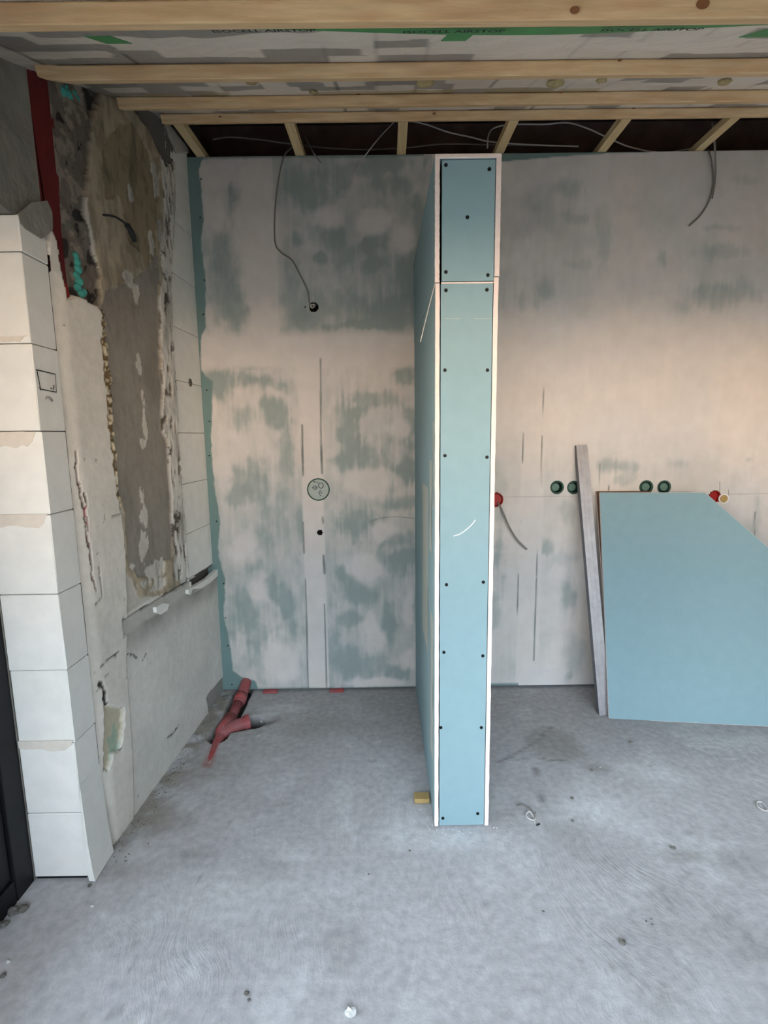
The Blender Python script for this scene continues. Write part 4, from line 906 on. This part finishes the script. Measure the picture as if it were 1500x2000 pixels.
# ================================================================ DRAIN PIPE
dp = tag(empty('drain_pipe', (-.71, 2.3, -.03)), 'red plastic drain pipe with a side branch lying in the floor trench by the corner', 'drain pipe')
R0 = .0265
bm = bmesh.new(); tube_bm(bm, smooth_path([(-.706, WY+.04, .052), (-.706, WY-.005, .046), (-.708, 2.40, .024), (-.712, 2.33, .006)]), R0, 20); fin('elbow', bm, 'pvc', dp, True)
bm = bmesh.new(); tube_bm(bm, [(-.7095, 2.385, .0185), (-.7115, 2.345, .0085)], R0+.004, 20); fin('socket', bm, 'pvc', dp, True)
bm = bmesh.new(); tube_bm(bm, [(-.712, 2.345, .008), (-.714, 2.22, -.006), (-.722, 2.08, -.012)], R0-.003, 20); fin('straight_pipe', bm, 'pvc', dp, True)
bm = bmesh.new(); tube_bm(bm, [(-.716, 2.215, -.005), (-.720, 2.10, -.010)], R0+.006, 20); fin('branch_body', bm, 'pvc', dp, True)
bm = bmesh.new(); tube_bm(bm, smooth_path([(-.722, 2.10, -.008), (-.69, 2.13, -.004), (-.655, 2.155, -.001), (-.628, 2.168, 0.0)]), [R0+.002]*19, 20); fin('side_branch', bm, 'pvc', dp, True)
lathe('branch_collar', (-.628, 2.168, .0), (.9, .43, .02), [(R0+.007, -.012), (R0+.0085, -.006), (R0+.0085, .010), (R0+.003, .010), (R0+.001, .0)], 'pvc', dp, 24)
lathe('open_end_dark', (-.621, 2.171, .0), (.9, .43, .02), [(0, .0), (R0+.002, .0), (R0+.003, -.004)], 'dark', dp, 24)  # dark disc in the open branch end, inner shade as its colour
bm = bmesh.new(); tube_bm(bm, smooth_path([(-.722, 2.09, -.014), (-.722, 2.03, -.0165), (-.714, 1.95, -.0185), (-.708, 1.88, -.0225)]), .0215, 16); fin('buried_pipe', bm, 'pvc', dp, True)
# ragged board edge round the pipe
q = [P(u, v, 1, WY-.0035) for u, v in [(452, 1352), (456, 1338), (462, 1332), (470, 1336), (463, 1345), (461, 1352)]]

# ================================================================ SMALL LITTER ON THE FLOOR
o = box('wood_offcut', .098, .152, 1.63, 1.668, .002, .020, 'chip_wood', None, .002); tag(o, 'small tan offcut lying against the foot of the partition', 'offcut')
def curl(label, pix, r, m, lift):
    pts = []
    for (u, v), l in zip(pix, lift): p = P(u, v, 2, l+r); pts.append(p)
    return pts
e = tag(empty('cable_scrap', tuple(P(1040, 1590, 2, 0))), 'curled grey and white cable scrap on the floor right of the partition foot', 'cable scrap')
tube('outer_sheath', curl('', [(1010, 1574), (1020, 1572), (1032, 1577), (1041, 1586), (1045, 1594), (1041, 1601)], .002, '', [.001, .002, .006, .009, .007, .003]), .0022, 'cable', e)
tube('white_core', curl('', [(1046, 1588), (1045, 1600), (1038, 1601), (1030, 1596), (1028, 1590), (1034, 1585), (1040, 1592), (1044, 1600), (1045, 1608)], .002, '', [.004, .003, .003, .004, .006, .010, .006, .003, .001]), .0021, 'cablew', e)
tube('stripped_end', curl('', [(1048, 1612), (1054, 1609)], .002, '', [.001, .001]), .0024, 'ink', e)
e = tag(empty('cable_scrap', tuple(P(1488, 1574, 2, 0))), 'oval white cable loop on the floor at the right edge', 'cable scrap')
tube('white_core', curl('', [(1478, 1566), (1488, 1567), (1496, 1575), (1499, 1583), (1490, 1582), (1480, 1575), (1478, 1566)], .002, '', [.002]*7), .0022, 'cablew', e)
tag(rock('plaster_lump', P(685, 1981, 2, .0), .0115, 'chip', seed=3, flat=.9), 'white plaster lump on the floor at the bottom middle edge', 'plaster lump')
LIT = [(481, 1941, .006, 'grit', 'dark grit crumb above the bottom edge left of the white lump', 'crumb'), (486, 1954, .004, 'grit', 'tiny crumb just below another dark crumb at the bottom', 'crumb'),
       (180, 1771, .005, 'chip', 'pale chip on the floor below the pier corner', 'crumb'), (175, 1731, .006, 'grit', 'dark crumb at the foot of the pier corner', 'crumb'),
       (800, 1662, .0035, 'grit', 'dark speck left in front of the partition', 'crumb'), (1118, 1560, .006, 'grit', 'brown curled crumb right of the cable scrap', 'crumb'), (1118, 1604, .005, 'grit', 'round grey crumb right of and below the cable scrap', 'crumb'),
       (1215, 1842, .009, 'grit', 'grey oval crumb in the open floor right of centre', 'crumb'), (1272, 1796, .003, 'grit', 'uppermost of three dark specks on the open floor', 'crumb'), (1262, 1800, .003, 'grit', 'left of three dark specks on the open floor', 'crumb'), (1274, 1806, .003, 'grit', 'lowest of three dark specks on the open floor', 'crumb'),
       (1315, 1657, .008, 'grit', 'brown scrap beside the scraped patch on the right', 'crumb'), (1061, 1781, .0035, 'grit', 'single dark speck below the cable scrap', 'crumb'), (720, 1708, .003, 'grit', 'tiny dark speck on the floor in the centre', 'crumb'), (510, 1410, .004, 'chip', 'pale chip near the end of the pipe branch', 'crumb'),
       (6, 1907, .007, 'grit', 'dark crumb at the lower left picture edge', 'crumb'), (16, 1880, .005, 'chip', 'pale chip at the lower left below the door frame', 'crumb'), (1232, 1450, .007, 'grit', 'brown crumb on the floor in front of the leaning board', 'crumb'), (1156, 1505, .006, 'grit', 'grey crumb left of a white chip below the steel stud', 'crumb'), (1172, 1499, .003, 'chip', 'white chip right of a grey crumb below the steel stud', 'crumb')]
for k, (u, v, r, m, lab, cat) in enumerate(LIT):
    tag(rock('crumb', P(u, v, 2, .0), r, m, seed=k+10), lab, cat)
for k, (u, v, r, lab) in enumerate([(28, 1783, .018, 'grey rubble lump under the edge of the black door frame'), (45, 1778, .014, 'smaller grey rubble lump just right of the one at the black door frame'), (6, 1808, .013, 'grey rubble lump at the left edge below the black door frame')]):
    tag(rock('rubble_lump', P(u, v, 2, .0), r, 'grit', seed=k+50, flat=.6), lab, 'rubble')
# mortar crumbs along the foot of the left wall: too many and fine to single out
bm = bmesh.new(); rr = random.Random(4)
for _ in range(300):
    y = rr.uniform(1.40, 2.42); x = XL(y)+.004+abs(rr.gauss(0, .035)); r = rr.uniform(.0008, .0030)
    mm = Matrix.Translation((x, y, r*.4+.002)) @ Matrix.Rotation(rr.uniform(0, 3), 4, 'Z') @ Matrix.Diagonal((1, rr.uniform(.5, 1), .6, 1))
    if -.78 < x < -.64 and y > 1.9: continue
    bmesh.ops.create_icosphere(bm, subdivisions=1, radius=r, matrix=mm)
o = fin('mortar_crumbs', bm, 'grit'); o['kind'] = 'stuff'; tag(o, 'fine mortar crumbs strewn along the foot of the left wall', 'crumbs')
bm = bmesh.new()
for _ in range(70):
    x = rr.uniform(.08, .42); y = PY-.004-abs(rr.gauss(0, .02)) if rr.random() < .6 else rr.uniform(1.5, 1.7)
    if y > PY-.004: x = .155-abs(rr.gauss(0, .015))
    r = rr.uniform(.0006, .002); bmesh.ops.create_icosphere(bm, subdivisions=1, radius=r, matrix=Matrix.Translation((x, y, r*.4+.001)))
o = fin('gypsum_crumbs', bm, 'chip'); o['kind'] = 'stuff'; tag(o, 'white gypsum dust crumbs at the foot of the partition', 'crumbs')
